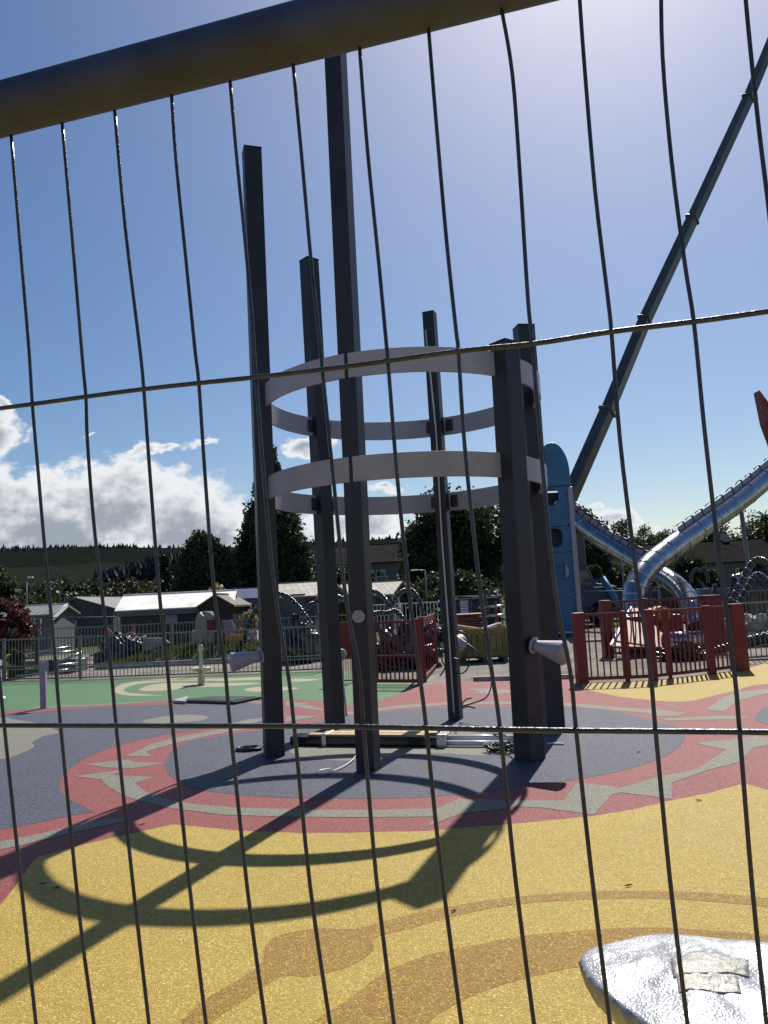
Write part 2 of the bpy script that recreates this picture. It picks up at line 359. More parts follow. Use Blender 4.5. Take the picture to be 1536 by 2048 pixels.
# grey bands and flashes
bands = [Z6([(1060, 205), (900, 235), (780, 258), (690, 275), (600, 300), (545, 328), (500, 347), (608, 348), (585, 330), (640, 312), (720, 290), (820, 268), (930, 248), (1060, 228)]),
         Z6([(340, 380), (510, 360), (540, 371), (662, 375), (530, 396), (430, 393)]),
         Z6([(295, 428), (490, 402), (450, 424), (615, 430), (540, 456), (580, 488), (640, 512), (760, 538), (950, 553), (1200, 561), (1400, 563), (1536, 562)]) + Z7([(210, 557), (300, 518), (420, 522), (560, 525), (720, 525), (770, 455), (900, 465), (940, 475), (1120, 425), (1250, 400), (1370, 322), (1240, 295), (1480, 268), (1600, 275),
             (1600, 292), (1480, 312), (1420, 372), (1300, 402), (1150, 455), (1152, 520), (950, 493), (915, 500), (840, 583), (640, 555), (540, 550), (300, 580), (160, 636), (215, 590), (0, 592)]) + Z6([(1400, 592), (1200, 591), (900, 583), (700, 558), (560, 528), (490, 503), (430, 468), (405, 440)]),
         Z6([(-300, 760), (0, 690), (200, 650), (300, 620), (420, 600), (535, 592), (500, 608), (300, 652), (100, 702), (0, 722), (-300, 800)]),
         [(690, 1426), (760, 1417), (800, 1411), (850, 1408), (900, 1405.5), (1000, 1404), (1100, 1405), (1136, 1407), (1190, 1411), (1240, 1415.5), (1303, 1419), (1372, 1427), (1355, 1433), (1318, 1433), (1290, 1427), (1240, 1423), (1136, 1413.5), (1000, 1409), (900, 1411), (800, 1418), (760, 1423.5), (700, 1431)],
         [(926, 1379), (975, 1377.5), (1026, 1381), (1030, 1386), (990, 1389), (940, 1386), (960, 1383)],
         Z4([(1070, 1450), (1200, 1362), (1300, 1322), (1536, 1300), (1700, 1290), (1700, 1325), (1536, 1335), (1310, 1390), (1200, 1475), (1075, 1462)]),
         [(1320, 1438), (1370, 1436), (1440, 1432), (1510, 1436), (1470, 1440), (1395, 1441), (1340, 1443)],
         ZB([(430, 620), (530, 640), (620, 640), (560, 655), (620, 660), (720, 690), (720, 702), (560, 680), (430, 665)]), ZB([(430, 745), (540, 735), (640, 742), (730, 735), (560, 765), (430, 785)]), ZB([(0, 800), (120, 770), (245, 755), (245, 790), (120, 800), (0, 835)]), ZB([(90, 620), (160, 612), (240, 630), (240, 645), (150, 640)]),
         [(60, 1414), (160, 1411), (250, 1406), (320, 1403), (250, 1409), (160, 1414), (70, 1417)],
         curve(Z6([(0, 192), (60, 200), (150, 215), (235, 250), (180, 265), (130, 290), (135, 310), (60, 345), (0, 357), (-200, 330), (-200, 230)])), curve(Z6([(570, 207), (640, 190), (740, 180), (830, 188), (800, 205), (700, 213), (620, 216)])),
         curve([(580, 1505), (600, 1480), (700, 1462), (800, 1456), (930, 1462), (1010, 1478), (1020, 1500), (960, 1512), (880, 1508), (800, 1512), (715, 1522), (640, 1520)])]
sheet('grey_paving', bands, .0064, GRY)
sw_o = curve([(228, 1384), (240, 1370), (290, 1361), (360, 1356), (460, 1356), (540, 1354), (548, 1358), (460, 1362), (370, 1362), (300, 1366), (262, 1372), (248, 1380), (258, 1386), (300, 1390), (330, 1391), (260, 1392)], 3)
sw_i = curve([(278, 1380), (300, 1371), (340, 1366), (420, 1367), (500, 1366), (520, 1368), (440, 1374), (380, 1375), (350, 1380), (300, 1383)], 3)
sheet('tan_paving', [sw_o, sw_i, curve([(488, 1380), (510, 1375), (560, 1374), (600, 1377), (560, 1382), (510, 1384)], 3), curve([(575, 1362), (590, 1358), (640, 1359), (600, 1364)], 3)], .0056, TAN)
och1 = Z6([(560, 1600), (720, 1416), (800, 1340), (900, 1275), (1000, 1215), (1050, 1170), (1060, 1110), (1120, 1065), (1270, 1038), (1420, 1040), (1536, 1010)]) + Z7([(150, 970), (290, 945), (500, 915), (830, 889), (1150, 890), (1350, 900), (1536, 918), (1750, 950), (1750, 985),
        (1536, 952), (1350, 935), (1150, 920), (900, 920), (550, 940), (300, 985), (100, 1040), (0, 1062)]) + Z6([(1500, 1080), (1490, 1130), (1400, 1190), (1250, 1230), (1130, 1230), (1060, 1270), (960, 1340), (850, 1416), (720, 1600)])
och2 = Z6([(1000, 1620), (1250, 1416), (1400, 1320), (1536, 1215)]) + Z7([(160, 1150), (270, 1125), (550, 1070), (830, 1045), (1100, 1035), (1536, 1065), (1750, 1100), (1750, 1200), (1536, 1170), (1100, 1160), (800, 1190), (600, 1230), (400, 1290), (240, 1370), (180, 1416), (0, 1580)])
sheet('ochre_paving', [curve(och1, 3), curve(och2, 3)], .0056, OCH)
kp = [gr(x, y) for x, y in ((948, 1363.5), (1150, 1358.5))]
k = MB(); k.bar((kp[0][0], kp[0][1] + .06, .03), (kp[1][0], kp[1][1] + .06, .03), .08, .1); tag(k.build('kerb', M['rock']), kind='structure')

# ------------------------------------------------------------------ hills
def ridge_y(x):
    return float(np.interp(x, [-2500, -900, -300, 0, 170, 350, 480, 640, 800, 1000, 1400, 2000, 3500], [1150, 1140, 1112, 1098, 1093, 1096, 1094, 1086, 1076, 1074, 1082, 1075, 1070]))
hm = bpy.data.materials.new('hillside'); hm.use_nodes = True; t = NT(hm.node_tree); b = t.n['Principled BSDF']
geo = t.new('ShaderNodeNewGeometry').outputs['Position']; sp_ = t.new('ShaderNodeSeparateXYZ'); t.link(geo, sp_.inputs[0])
hn = t.noise(geo, .006, 6, .6); hn2 = t.noise(geo, .05, 6, .7)
hz = t.math('ADD', sp_.outputs[2], t.math('MULTIPLY', t.math('SUBTRACT', hn, .5), 45))
fld = t.mix(t.ramp(hn2, .3, .7), (.013, .017, .013, 1), (.020, .024, .018, 1)); wood = t.mix(t.ramp(hn2, .35, .65), (.007, .011, .009, 1), (.011, .017, .013, 1))
t.link(t.mix(t.math('MULTIPLY', t.ramp(hz, 48, 52), t.math('SUBTRACT', 1.0, t.ramp(hz, 92, 96))), wood, fld), b.inputs['Base Color']); b.inputs['Roughness'].default_value = 1.0; b.inputs['Specular IOR Level'].default_value = 0.0
mb = MB(); XS = list(range(-2400, 3500, 60)); prof = [(700, 0), (900, .08), (1150, .28), (1400, .55), (1650, .85), (1800, 1.0), (2000, 1.02), (2400, .8)]
for x in XS:
    top = at(x, ridge_y(x), 1800)
    for (Y, f_) in prof:
        mb.v.append((top[0] / 1800 * Y, Y, top[2] * f_ + (0 if f_ == 0 else 5 * math.sin(x * .013 + Y * .01)) * (f_ < .98) - (.5 if f_ == 0 else 0)))
n = len(prof)
mb.f = [(i * n + j, (i + 1) * n + j, (i + 1) * n + j + 1, i * n + j + 1) for i in range(len(XS) - 1) for j in range(n - 1)]; mb.sm = [True] * len(mb.f)
tag(mb.build('hills', hm), kind='structure')
FOL = dict(conifer=foliage('conifer_green', (.011, .019, .014), (.018, .028, .019), .1), dark=foliage('dark_leaf', (.035, .05, .02), (.06, .075, .03)), mid=foliage('mid_leaf', (.05, .07, .025), (.09, .11, .04)),
           cyp=foliage('cypress_leaf', (.03, .048, .022), (.055, .075, .03), .22), copper=foliage('copper_leaf', (.10, .035, .03), (.17, .07, .05), .3), brown=foliage('russet_leaf', (.07, .055, .03), (.09, .07, .035)), dry=foliage('dry_grass_plume', (.35, .25, .12), (.45, .33, .18), .4), grassf=foliage('grass_blade', (.07, .085, .025), (.13, .13, .045), .3))
mb = MB()
def far_conifer(p, h, r):
    b0 = len(mb.v); a0 = rng.random() * 6
    for k in range(5): mb.v.append((p[0] + r * math.cos(a0 + k * 1.2566), p[1] + r * math.sin(a0 + k * 1.2566), p[2]))
    mb.v.append((p[0], p[1], p[2] + h)); mb.f += [(b0 + k, b0 + (k + 1) % 5, b0 + 5) for k in range(5)]; mb.sm += [False] * 5
for i in range(1700):
    x = rng.uniform(-500, 2100); top = at(x, ridge_y(x), 1800); s_ = rng.uniform(.93, 1.0); Y = 1800 * rng.uniform(.965, 1.005)
    far_conifer((top[0] / 1800 * Y, Y, top[2] * s_ - 4), rng.uniform(7, 14), rng.uniform(2.5, 4.5))
for i in range(1500):
    x = rng.uniform(190, 520) if i < 900 else rng.uniform(560, 1000); f_ = rng.random(); yy_ = 1160 - f_ * min(45, max(6, (x - 190) * .35)) + 0 * x
    Y = rng.uniform(1000, 1180); p = at(x, yy_ - 8, Y); far_conifer((p[0], Y, p[2] - 8), rng.uniform(9, 15), rng.uniform(3.5, 6))
tag(mb.build('hill_forest', FOL['conifer'], fix=False), kind='stuff', label='dark conifer plantation along the far hill ridge', cat='forest')

# ------------------------------------------------------------------ trees
def leaves(centres, radii, n, size, flat=1.0, up=0.0):
    """n small leaf faces spread through clumps"""
    C = np.array(centres); Rr = np.array(radii); wgt = Rr ** 2; idx = rng.choice(len(C), n, p=wgt / wgt.sum())
    d = rng.normal(size=(n, 3)); d /= np.linalg.norm(d, axis=1)[:, None]; d[:, 2] *= flat
    pos = C[idx] + d * (Rr[idx] * rng.random(n) ** .45 * np.where(rng.random(n) < .14, rng.uniform(1.05, 1.55, n), 1.0))[:, None]
    a = rng.normal(size=(n, 3)); a[:, 2] += up; a /= np.linalg.norm(a, axis=1)[:, None]
    b_ = np.cross(a, rng.normal(size=(n, 3))); b_ /= np.linalg.norm(b_, axis=1)[:, None]
    s_ = size * rng.uniform(.6, 1.35, n)[:, None]; a = a * s_; b_ = b_ * s_ * .55
    V = np.stack([pos - a, pos + b_, pos + a, pos - b_], 1).reshape(-1, 3)
    return V
def leaf_obj(name, V, m, parent):
    nq = len(V) // 4; me = bpy.data.meshes.new(name); me.vertices.add(len(V)); me.vertices.foreach_set('co', V.astype(np.float32).ravel())
    me.loops.add(len(V)); me.loops.foreach_set('vertex_index', np.arange(len(V), dtype=np.int32)); me.polygons.add(nq)
    me.polygons.foreach_set('loop_start', np.arange(0, len(V), 4, dtype=np.int32)); me.update(calc_edges=True); me.materials.append(m)
    o = bpy.data.objects.new(name, me); COL.objects.link(o); o.parent = parent; return o
def broad_clumps(h, r, z0, k, zc=.58, squash=.75):
    out = []; rr = []
    for i in range(k):
        d = rng.normal(size=3); d /= np.linalg.norm(d); q = rng.uniform(.35, .92)
        cz = z0 + (h - z0) * zc * .85; c = np.array([d[0] * r * q, d[1] * r * q, cz + d[2] * (h - z0) * .48 * q])
        out.append(c); rr.append(r * rng.uniform(.16, .34))
    return out, rr
def tree(name, label, cat, px0, px1, top, Y, f='dark', n=9000, leaf=.16, k=46, shape='broad', base=0.0, group=None, z0f=.12, gz=0.0):
    xc = (px0 + px1) / 2; p = at(xc, 1200, Y); X = p[0]; h = at(xc, top, Y)[2] - gz; r = (px1 - px0) / 2 / FPX * Y
    T = thing(name, (X, Y, gz), label, cat, group)
    if shape == 'broad': c, rr = broad_clumps(h * .97, r, h * z0f, k)
    elif shape == 'column':
        c, rr = [], []
        for i in range(k):
            q = rng.random() if i > k * .12 else .80 + .2 * i / (k * .12); z = h * (.06 + .93 * q); w_ = r * (1.0 if q < .36 else max(.07, (1 - (q - .36) / .64) ** .85)) ; a = rng.random() * 6.283
            c.append((math.cos(a) * w_ * .72, math.sin(a) * w_ * .72, z)); rr.append(max(min(.34, r * .3), w_ * rng.uniform(.25, .42)))
    else:                                          # dome: dense shrub-like conifer down to the ground
        c, rr = [], []
        for i in range(k):
            q = rng.random(); z = h * (.05 + .88 * q); w_ = r * math.sqrt(max(.02, 1 - (max(0, q - .35) / .66) ** 2)); a = rng.random() * 6.283
            c.append((math.cos(a) * w_ * .75, math.sin(a) * w_ * .75, z)); rr.append(r * rng.uniform(.15, .32))
    leaf_obj('crown', leaves(c, rr, n, leaf, 1.0, .9 if shape != 'broad' else 0.0), FOL[f], T)
    tb = MB(); tb.tube([(0, 0, -.1), (r * .03, 0, h * .3), (0, 0, h * .75)], [max(.06, h * .028), h * .02 + .02, .03], 8)
    for i in range(7 if shape == 'broad' else 3):
        a = rng.random() * 6.283; z = h * rng.uniform(.22, .55); q = c[rng.integers(len(c))]
        tb.tube([(0, 0, z), (q[0] * .5, q[1] * .5, (z + q[2]) / 2 + .1), q], [h * .012 + .01, h * .008 + .01, .01], 5)
    tb.build('trunk', M['bark'], T, local=True)
    return T
tree('conifer_tree', 'tall pointed dark conifer standing behind the left tower posts', 'tree', 468, 628, 893, 48, 'cyp', 40000, .13, 260, 'column')
tree('conifer_tree', 'rounded bushy conifer behind the blue roofed cabin', 'tree', 346, 476, 1064, 44, 'cyp', 24000, .12, 150, 'dome')
tree('broadleaf_tree', 'big dark broadleaf tree behind the wooden crate, between the tower posts', 'tree', 805, 1035, 966, 50, 'dark', 36000, .15, 110)
tree('broadleaf_tree', 'loose broadleaf tree rising just right of the blue slide tower', 'tree', 1085, 1228, 985, 47, 'dark', 12000, .16, 48)
for i, (a, b_, tp, Y, f, lb) in enumerate([
        (-60, 32, 1118, 62, 'mid', 'bright green tree at the left edge behind the copper bush'), (40, 140, 1146, 80, 'dark', 'low dark tree behind the small lean-to roof'), (112, 215, 1140, 66, 'dark', 'dark knobbly tree behind the grey gabled barn'),
        (190, 305, 1152, 72, 'brown', 'russet tinged tree behind the right end of the barn roof'), (285, 365, 1160, 90, 'brown', 'small russet tree above the white lodge roof'), (316, 346, 1116, 58, 'cyp', 'thin upright cypress left of the rounded conifer'),
        (1215, 1300, 1052, 105, 'mid', 'leafy treetop above the crossing of the slides'), (1285, 1380, 1044, 115, 'mid', 'treetop over the middle of the long tiled roof'), (1370, 1490, 1040, 100, 'mid', 'airy pale treetop above the right of the long tiled roof'), (1475, 1640, 1034, 75, 'dark', 'dark spreading tree at the right edge behind the tiled roof'),
        (640, 745, 1118, 60, 'dark', 'dark tree in front of the two storey house'), (1040, 1100, 1100, 52, 'dark', 'dark tree behind the pair of close set posts')]):
    tree('cypress_tree' if f == 'cyp' else 'broadleaf_tree', lb, 'tree', a - 6, b_ + 6, tp - (24 if a > 1200 else 4), Y, f, 11000, .19 if Y > 70 else .15, 70, 'column' if f == 'cyp' else 'broad', group='trees along the skyline', z0f=.02)
for (a, b_, tp, Y, f, lb) in [(-45, 72, 1200, 25, 'copper', 'copper leaved bush at the left edge beside the lean-to'), (1335, 1440, 1112, 44, 'dark', 'dark shrub in front of the long tiled house'), (1170, 1215, 1130, 42, 'mid', 'green shrub between blue tower and silver slide'),
                               (1190, 1330, 1135, 46, 'dark', 'dark hedge bush below the left end of the tiled roof'), (668, 712, 1192, 26, 'mid', 'variegated shrub just behind the central front post'), (18, 48, 1296, 19.5, 'mid', 'small shrub beside the yellow bin'), (1480, 1590, 1120, 42, 'dark', 'dark shrub at the right edge before the tiled house'), (1120, 1165, 1150, 46, 'dark', 'dark shrub behind the blue slide tower'),
                               (800, 1010, 1150, 43, 'dark', 'long dark shrub under the big broadleaf tree'), (-10, 360, 1185, 56, 'dark', 'long dark hedge behind the grey barn')]:
    tree('bush', lb, 'bush', a, b_, tp, Y, f, 4500 if Y > 20 else 1500, .09 if Y < 30 else .14, 36, 'dome', z0f=.0)
for (x, y, Y, lb) in [(434, 1176, 33, 'dry plume plant behind the ridge of the boarded lodge gable'), (499, 1231, 26, 'small dry plant beside the orange board')]:
    p = at(x, y, Y); T = thing('plume_plant', (p[0], Y, 0), lb, 'plant'); V = leaves([(0, 0, p[2] - .15), (0, 0, p[2] - .5), (0, 0, p[2] - .9)], [.28, .25, .16], 900, .08, 1, 1.5); leaf_obj('crown', V, FOL['dry'], T)
    tb = MB(); tb.tube([(0, 0, 0), (0, 0, p[2] - .3)], .05, 6); tb.build('trunk', M['bark'], T, local=True)
# ------------------------------------------------------------------ the ring tower: six leaning square posts, two rings of curved panels
TC = np.array([.25, 8.5]); TR = 1.5
tower = thing('play_tower', (TC[0], TC[1], 0), 'tall play tower frame of six charcoal posts joined by two grey rings', 'play tower')
POSTS = [((-1.222, 8.04), -.028, 6.44, .19), ((-.715, 9.60), -.088, 5.87, .18), ((-.25, 7.16), -.004, 7.7, .172), ((.752, 9.77), -.036, 5.15, .15), ((1.208, 7.27), .026, 3.88, .20), ((1.735, 8.76), -.012, 4.55, .20)]
pang = [math.atan2(p[0][1] - TC[1], p[0][0] - TC[0]) for p in POSTS]
post_obs = []
for (q, lean, h, s_), a in zip(POSTS, pang):
    mb = MB(); mb.bar((q[0], q[1], -.05), (q[0] + lean, q[1], h), s_, s_, 0)
    c_ = Vector((q[0], q[1], 0)); Rz = Matrix.Rotation(a, 3, 'Z')
    mb.v = [tuple(Rz @ (Vector(v) - c_ - Vector((lean * v[2] / h, 0, 0))) + c_ + Vector((lean * v[2] / h, 0, 0))) for v in mb.v]
    po = mb.build('post', M['charcoal'], tower, bevel=.006); post_obs.append(po)
    cp = MB(); cp.bar((q[0] + lean, q[1], h), (q[0] + lean, q[1], h + .012), s_ + .004, s_ + .004); cc = Vector((q[0] + lean, q[1], 0)); cp.v = [tuple(Rz @ (Vector(v) - cc) + cc) for v in cp.v]
    cp.build('end_cap', M['charcoal'], po)
order = sorted(range(6), key=lambda i: pang[i])
for z0, z1, mm in ((3.565, 3.80, M['band']), (2.585, 2.82, M['bandlow'])):
    zm = (z0 + z1) / 2; za_ = [math.atan2(p[0][1] - TC[1], p[0][0] + p[1] * zm / p[2] - TC[0]) for p in POSTS]
    for i in range(6):
        a0 = za_[order[i]]; a1 = za_[order[(i + 1) % 6]] + (2 * math.pi if i == 5 else 0); a0 += .012; a1 -= .012
        mb = MB(); N = 24; vs = []
        lx = -.02 * (z0 + z1) / 2 * .9
        for k in range(N + 1):
            a = a0 + (a1 - a0) * k / N
            for rr_, z in ((TR, z0), (TR + .028, z0), (TR + .028, z1), (TR, z1)): vs.append((TC[0] + rr_ * math.cos(a) + lx * 0, TC[1] + rr_ * math.sin(a), z))
        fs = [(k * 4 + j, k * 4 + (j + 1) % 4, (k + 1) * 4 + (j + 1) % 4, (k + 1) * 4 + j) for k in range(N) for j in range(4)] + [(3, 2, 1, 0), (N * 4, N * 4 + 1, N * 4 + 2, N * 4 + 3)]
        mb.add(vs, fs); mb.build('ring_panel', mm, tower, bevel=.003)
    for i in range(6):
        a = za_[i]
        for sg in (-1, 1):
            aa = a + sg * .088; mb = MB(); mb.box((TC[0] + (TR - .022) * math.cos(aa), TC[1] + (TR - .022) * math.sin(aa), (z0 + z1) / 2), (.012, .09, .15), rz=aa)
            for zz in (-.045, .045): mb.cyl(Vector((TC[0] + (TR - .022) * math.cos(aa), TC[1] + (TR - .022) * math.sin(aa), (z0 + z1) / 2 + zz)), Vector((TC[0] + (TR - .04) * math.cos(aa), TC[1] + (TR - .04) * math.sin(aa), (z0 + z1) / 2 + zz)), .011, n=8)
            mb.build('bracket', M['charcoal'], tower)
def horn(p0, p1, r0, r1, fl=True, parent=tower):
    p0, p1 = Vector(p0), Vector(p1); d = (p1 - p0).normalized(); mb = MB()
    mb.tube([p0, p0 + d * .03, p1 - d * .012, p1, p1 - d * .004, p1 - d * .05], [r0, r0, r1 * .97, r1, r1 * .93, r1 * .86], 40, cap=True)
    o = mb.build('talk_horn', M['tube'], parent)
    mm = MB(); mm.cyl(p1 - d * .03, p1 - d * .022, r1 * .9, n=40); mm.build('mouth_plate', M['tube'], o)
    if fl:
        f_ = MB(); f_.tube([p0 - d * .02, p0 - d * .008, p0 - d * .004], [.078, .078, .07], 32); f_.build('flange', M['tube'], o)
    return o
a_ = at(519, 1311, 7.93); b_ = at(463, 1325, 7.80); horn(a_, b_, .052, .098)
a_ = at(1070, 1291, 7.16); b_ = at(1129, 1306, 6.98); horn(a_, b_, .052, .112)
a_ = at(900, 1284, 9.80); b_ = at(920, 1285, 9.98); horn(a_, b_, .06, .105, False)
for (x, y, Y, r) in ((681, 1310, 9.70, .075), (717, 1233, 7.03, .058)):
    p = at(x, y, Y); mb = MB(); mb.tube([(p[0], Y + .03, p[2]), (p[0], Y, p[2]), (p[0], Y - .006, p[2])], [r, r, r * .93], 32)
    o = mb.build('speaking_disc', M['tube'], tower)
    for k in range(4):
        hb = MB(); hb.cyl((p[0] + r * .45 * math.cos(k * 1.57), Y - .007, p[2] + r * .45 * math.sin(k * 1.57)), (p[0] + r * .45 * math.cos(k * 1.57), Y - .010, p[2] + r * .45 * math.sin(k * 1.57)), .005, n=8)
        hb.build('screw', M['band'], o)
mb = MB(); mb.tube([at(657, 900, 9.72), at(664, 1100, 9.72), at(672, 1240, 9.72), at(681, 1310, 9.70), at(688, 1380, 9.72), at(693, 1432, 9.72)], .012, 8); mb.build('conduit', M['conduit'], tower)
mb = MB(); mb.tube([at(851, 660, 9.66), at(872, 860, 9.66), at(884, 1080, 9.66), at(896, 1240, 9.66), at(908, 1425, 9.66)], .010, 8); mb.build('conduit', M['conduit'], tower)
# loose cables hanging from the back post
for P in ([(905, 1268, 9.6), (920, 1262, 9.55), (934, 1275, 9.5), (936, 1300, 9.5), (922, 1318, 9.55), (908, 1316, 9.6)], [(912, 1272, 9.6), (945, 1295, 9.4), (975, 1325, 9.3), (983, 1365, 9.3), (972, 1395, 9.35), (940, 1408, 9.5), (924, 1412, 9.62)],
          [(938, 1312, 9.5), (936, 1335, 9.5), (926, 1346, 9.55), (915, 1346, 9.62)], [(886, 1300, 9.6), (884, 1320, 9.55), (890, 1335, 9.55), (880, 1352, 9.5)], [(924, 1408, 9.62), (932, 1399, 9.5), (943, 1396, 9.4)], [(925, 1416, 9.62), (936, 1413, 9.5), (950, 1416, 9.4)]):
    mb = MB(); mb.tube([at(*q) for q in spline(P, 8)], .0085, 6); mb.build('cable', M['black'], tower)

# ------------------------------------------------------------------ things lying inside the ring
def lay(path, z, r, m, name, label, cat, group=None, zs=None):
    pts = [gr(x, y, z) for x, y in spline(path, 8)]
    if zs is not None: pts = [(p[0], p[1], p[2] + a) for p, a in zip(pts, zs)]
    mb = MB(); mb.tube(pts, r, 8); return tag(mb.build(name, m), label, cat, group)
p0 = gr(578, 1494); p1 = gr(893, 1497); bl = Vector(p1) - Vector(p0); ang = math.atan2(bl.y, bl.x); L = bl.length; mid = (Vector(p0) + Vector(p1)) / 2
nrm = Vector((-math.sin(ang), math.cos(ang), 0)); ux = Vector((math.cos(ang), math.sin(ang), 0))
B = thing('timber_bundle', mid + nrm * .14, 'long bundle of pale boards in black film taped with silver tape inside the ring', 'bundle')
mb = MB(); mb.box(mid + nrm * .14 + Vector((0, 0, .06)), (L, .24, .085), rz=ang); mb.build('wrap', M['blackgloss'], B, bevel=.012)
for k, (s0, s1, w_) in enumerate(((-.38, .36, .10), (-.30, .42, .10))):
    mb = MB(); mb.box(mid + nrm * (.085 + .11 * k) + ux * ((s0 + s1) / 2 * L) + Vector((0, 0, .115 + .003 * k)), ((s1 - s0) * L, w_, .022), rz=ang + .006 * (k * 2 - 1)); mb.build('board', M['cardboard'] if k == 0 else M['timber'], B, bevel=.003)
for s_, wd in ((-.27, .05), (.47, .10)):
    mb = MB(); mb.box(mid + nrm * .14 + ux * (s_ * L) + Vector((0, 0, .07)), (wd, .262, .128), rz=ang); mb.build('tape', M['silvertape'], B, bevel=.008)
pipe0 = None
for k in range(4):
    q0 = mid + nrm * (.06 + .055 * k) + ux * (.44 * L); q1 = q0 + ux * (.72 + .07 * math.sin(k * 2.3)) + nrm * (.01 * k); z = .045 + (.045 if k == 1 else 0)
    mb = MB(); mb.tube([q0 + Vector((0, 0, z)), q1 + Vector((0, 0, z)), q1 + Vector((0, 0, z))], [.024, .024, .019], 16)
    tag(mb.build('pipe', M['plastic']), ['white plastic pipe nearest the camera, poking out of the board bundle', 'white plastic pipe lying on top of the other white pipes', 'white plastic pipe in the middle of the pipes by the right posts', 'white plastic pipe farthest back beside the board bundle'][k], 'pipe', 'white pipes beside the board bundle')
cc = gr(498, 1502); pts = []
for i in range(80):
    a = i * .32; r_ = .11 + .012 * math.sin(i * .7); pts.append((cc[0] + r_ * 1.15 * math.cos(a), cc[1] + r_ * .8 * math.sin(a), .025 + .012 * math.sin(i * .41)))
pts += [tuple(gr(515, 1494, .03)), tuple(gr(522, 1486, .05)), tuple(gr(530, 1480, .06))]
mb = MB(); mb.tube(pts, .008, 6); tag(mb.build('cable_coil', M['black']), 'small black cable coil at the foot of the left front post', 'cable')
pts = []; cc = gr(1008, 1504)
for i in range(150):
    a = i * .37; r_ = .10 + .03 * math.sin(i * .53); pts.append((cc[0] + r_ * 1.4 * math.cos(a) + .02 * math.sin(i * 1.7), cc[1] + r_ * .9 * math.sin(a), .04 + .03 * math.sin(i * .31) + .02 * math.sin(i * 1.1)))
pts += [tuple(gr(1030, 1488, .12)), tuple(gr(1010, 1470, .16)), tuple(gr(985, 1468, .14)), tuple(gr(1005, 1478, .1)), tuple(gr(1034, 1484, .08))]
mb = MB(); mb.tube(pts, .0065, 6); tag(mb.build('cable_bundle', M['black']), 'tangled bundle of thin black wire beside the right front post', 'cable')
lay([(716, 1500), (705, 1520), (680, 1536), (650, 1546), (634, 1546), (640, 1541), (660, 1537)], .02, .006, M['plastic'], 'wire', 'thin white wire curling on the blue rubber by the front post', 'wire')
lay([(1094, 1487), (1112, 1487.5), (1128, 1488)], .015, .010, M['plastic'], 'rod', 'short white rod lying right of the right posts', 'rod')
for (x, y, a, lb) in [(1277, 1502, .3, 'dark leaf scrap on the blue rubber right of the tower'), (85, 1764, .1, 'thin dark twig on the yellow rubber in the ring shadow'), (114, 1772, .6, 'short dark twig beside the ring shadow on yellow'), (1398, 1598, -.4, 'dark scrap at the red and yellow border on the right'), (908, 1817, .8, 'small dark stone on the ochre arc'), (1257, 1767, .2, 'tiny dark chip on the yellow rubber at right'), (284, 1646, .5, 'dark chip on the red rubber near the shadow')]:
    p = gr(x, y, .02); mb = MB(); mb.tube([(p[0] - .022 * math.cos(a), p[1] - .022 * math.sin(a), .013), (p[0], p[1], .013), (p[0] + .022 * math.cos(a), p[1] + .022 * math.sin(a), .013)], [.002, .005, .0015], 6)
    tag(mb.build('debris_scrap', M['bark']), lb, 'debris', 'scraps lying on the rubber')

# ------------------------------------------------------------------ temporary mesh fence right in front of the camera
FA = at(0, 1237, .613)[:2]; FB = at(1536, 1161, .463)[:2]; fd = np.array(FB) - np.array(FA); fl_ = np.linalg.norm(fd); fd = fd / fl_; fn = np.array([-fd[1], fd[0]])
def onf(x, y):
    d = px_dir(x, y); k = (FA @ fn) / (d[:2] @ fn); return CAMP + d * k
tf = thing('mesh_fence', (FA[0], FA[1], 0), 'galvanised temporary mesh fence panel close in front of the camera', 'fence')
WIRES = [[(-98, 300), (-52, 826), (-3, 1340), (72, 2048)], [(22, 270), (45, 545), (58, 700), (65, 812), (76, 940), (88, 1080), (106, 1270), (112, 1340), (121, 1449), (160, 1840), (188, 2048)][:],
         [(124, 246), (144, 470), (165, 720), (172, 798), (175, 885), (190, 1070), (222, 1340), (232, 1450), (265, 1760), (298, 2048)], [(229, 220), (250, 450), (280, 700), (288, 784), (300, 950), (318, 1180), (335, 1340), (345, 1450), (380, 1780), (412, 2048)],
         [(343, 190), (352, 320), (372, 520), (390, 700), (398, 770), (410, 950), (428, 1180), (450, 1340), (460, 1450), (495, 1780), (531, 2048)], [(460, 162), (474, 320), (490, 480), (505, 650), (512, 756), (530, 980), (548, 1170), (575, 1340), (588, 1450), (620, 1770), (660, 2048)],
         [(586, 128), (605, 330), (622, 520), (640, 690), (645, 742), (668, 970), (692, 1200), (718, 1340), (727, 1452), (752, 1750), (788, 2048)], [(719, 94), (735, 300), (757, 520), (772, 680), (776, 724), (795, 960), (820, 1200), (838, 1340), (852, 1452), (880, 1720), (923, 2048)],
         [(857, 56), (872, 240), (893, 480), (912, 660), (917, 704), (930, 900), (958, 1160), (983, 1340), (1000, 1456), (1030, 1750), (1068, 2048)], [(1003, 18), (1025, 150), (1040, 350), (1056, 600), (1065, 690), (1082, 900), (1110, 1180), (1140, 1340), (1152, 1458), (1180, 1720), (1220, 2048)],
         [(1158, -22), (1168, 120), (1190, 380), (1215, 590), (1223, 665), (1240, 880), (1268, 1110), (1300, 1340), (1311, 1460), (1340, 1760), (1375, 2048)], [(1322, -62), (1325, 110), (1343, 320), (1370, 530), (1388, 647), (1408, 850), (1432, 1060), (1468, 1340), (1479, 1462), (1505, 1780), (1533, 2048)],
         [(1482, -110), (1497, 60), (1518, 260), (1540, 440), (1556, 624), (1580, 850), (1610, 1100), (1640, 1340), (1655, 1465), (1720, 2048)]]
wire_s = []
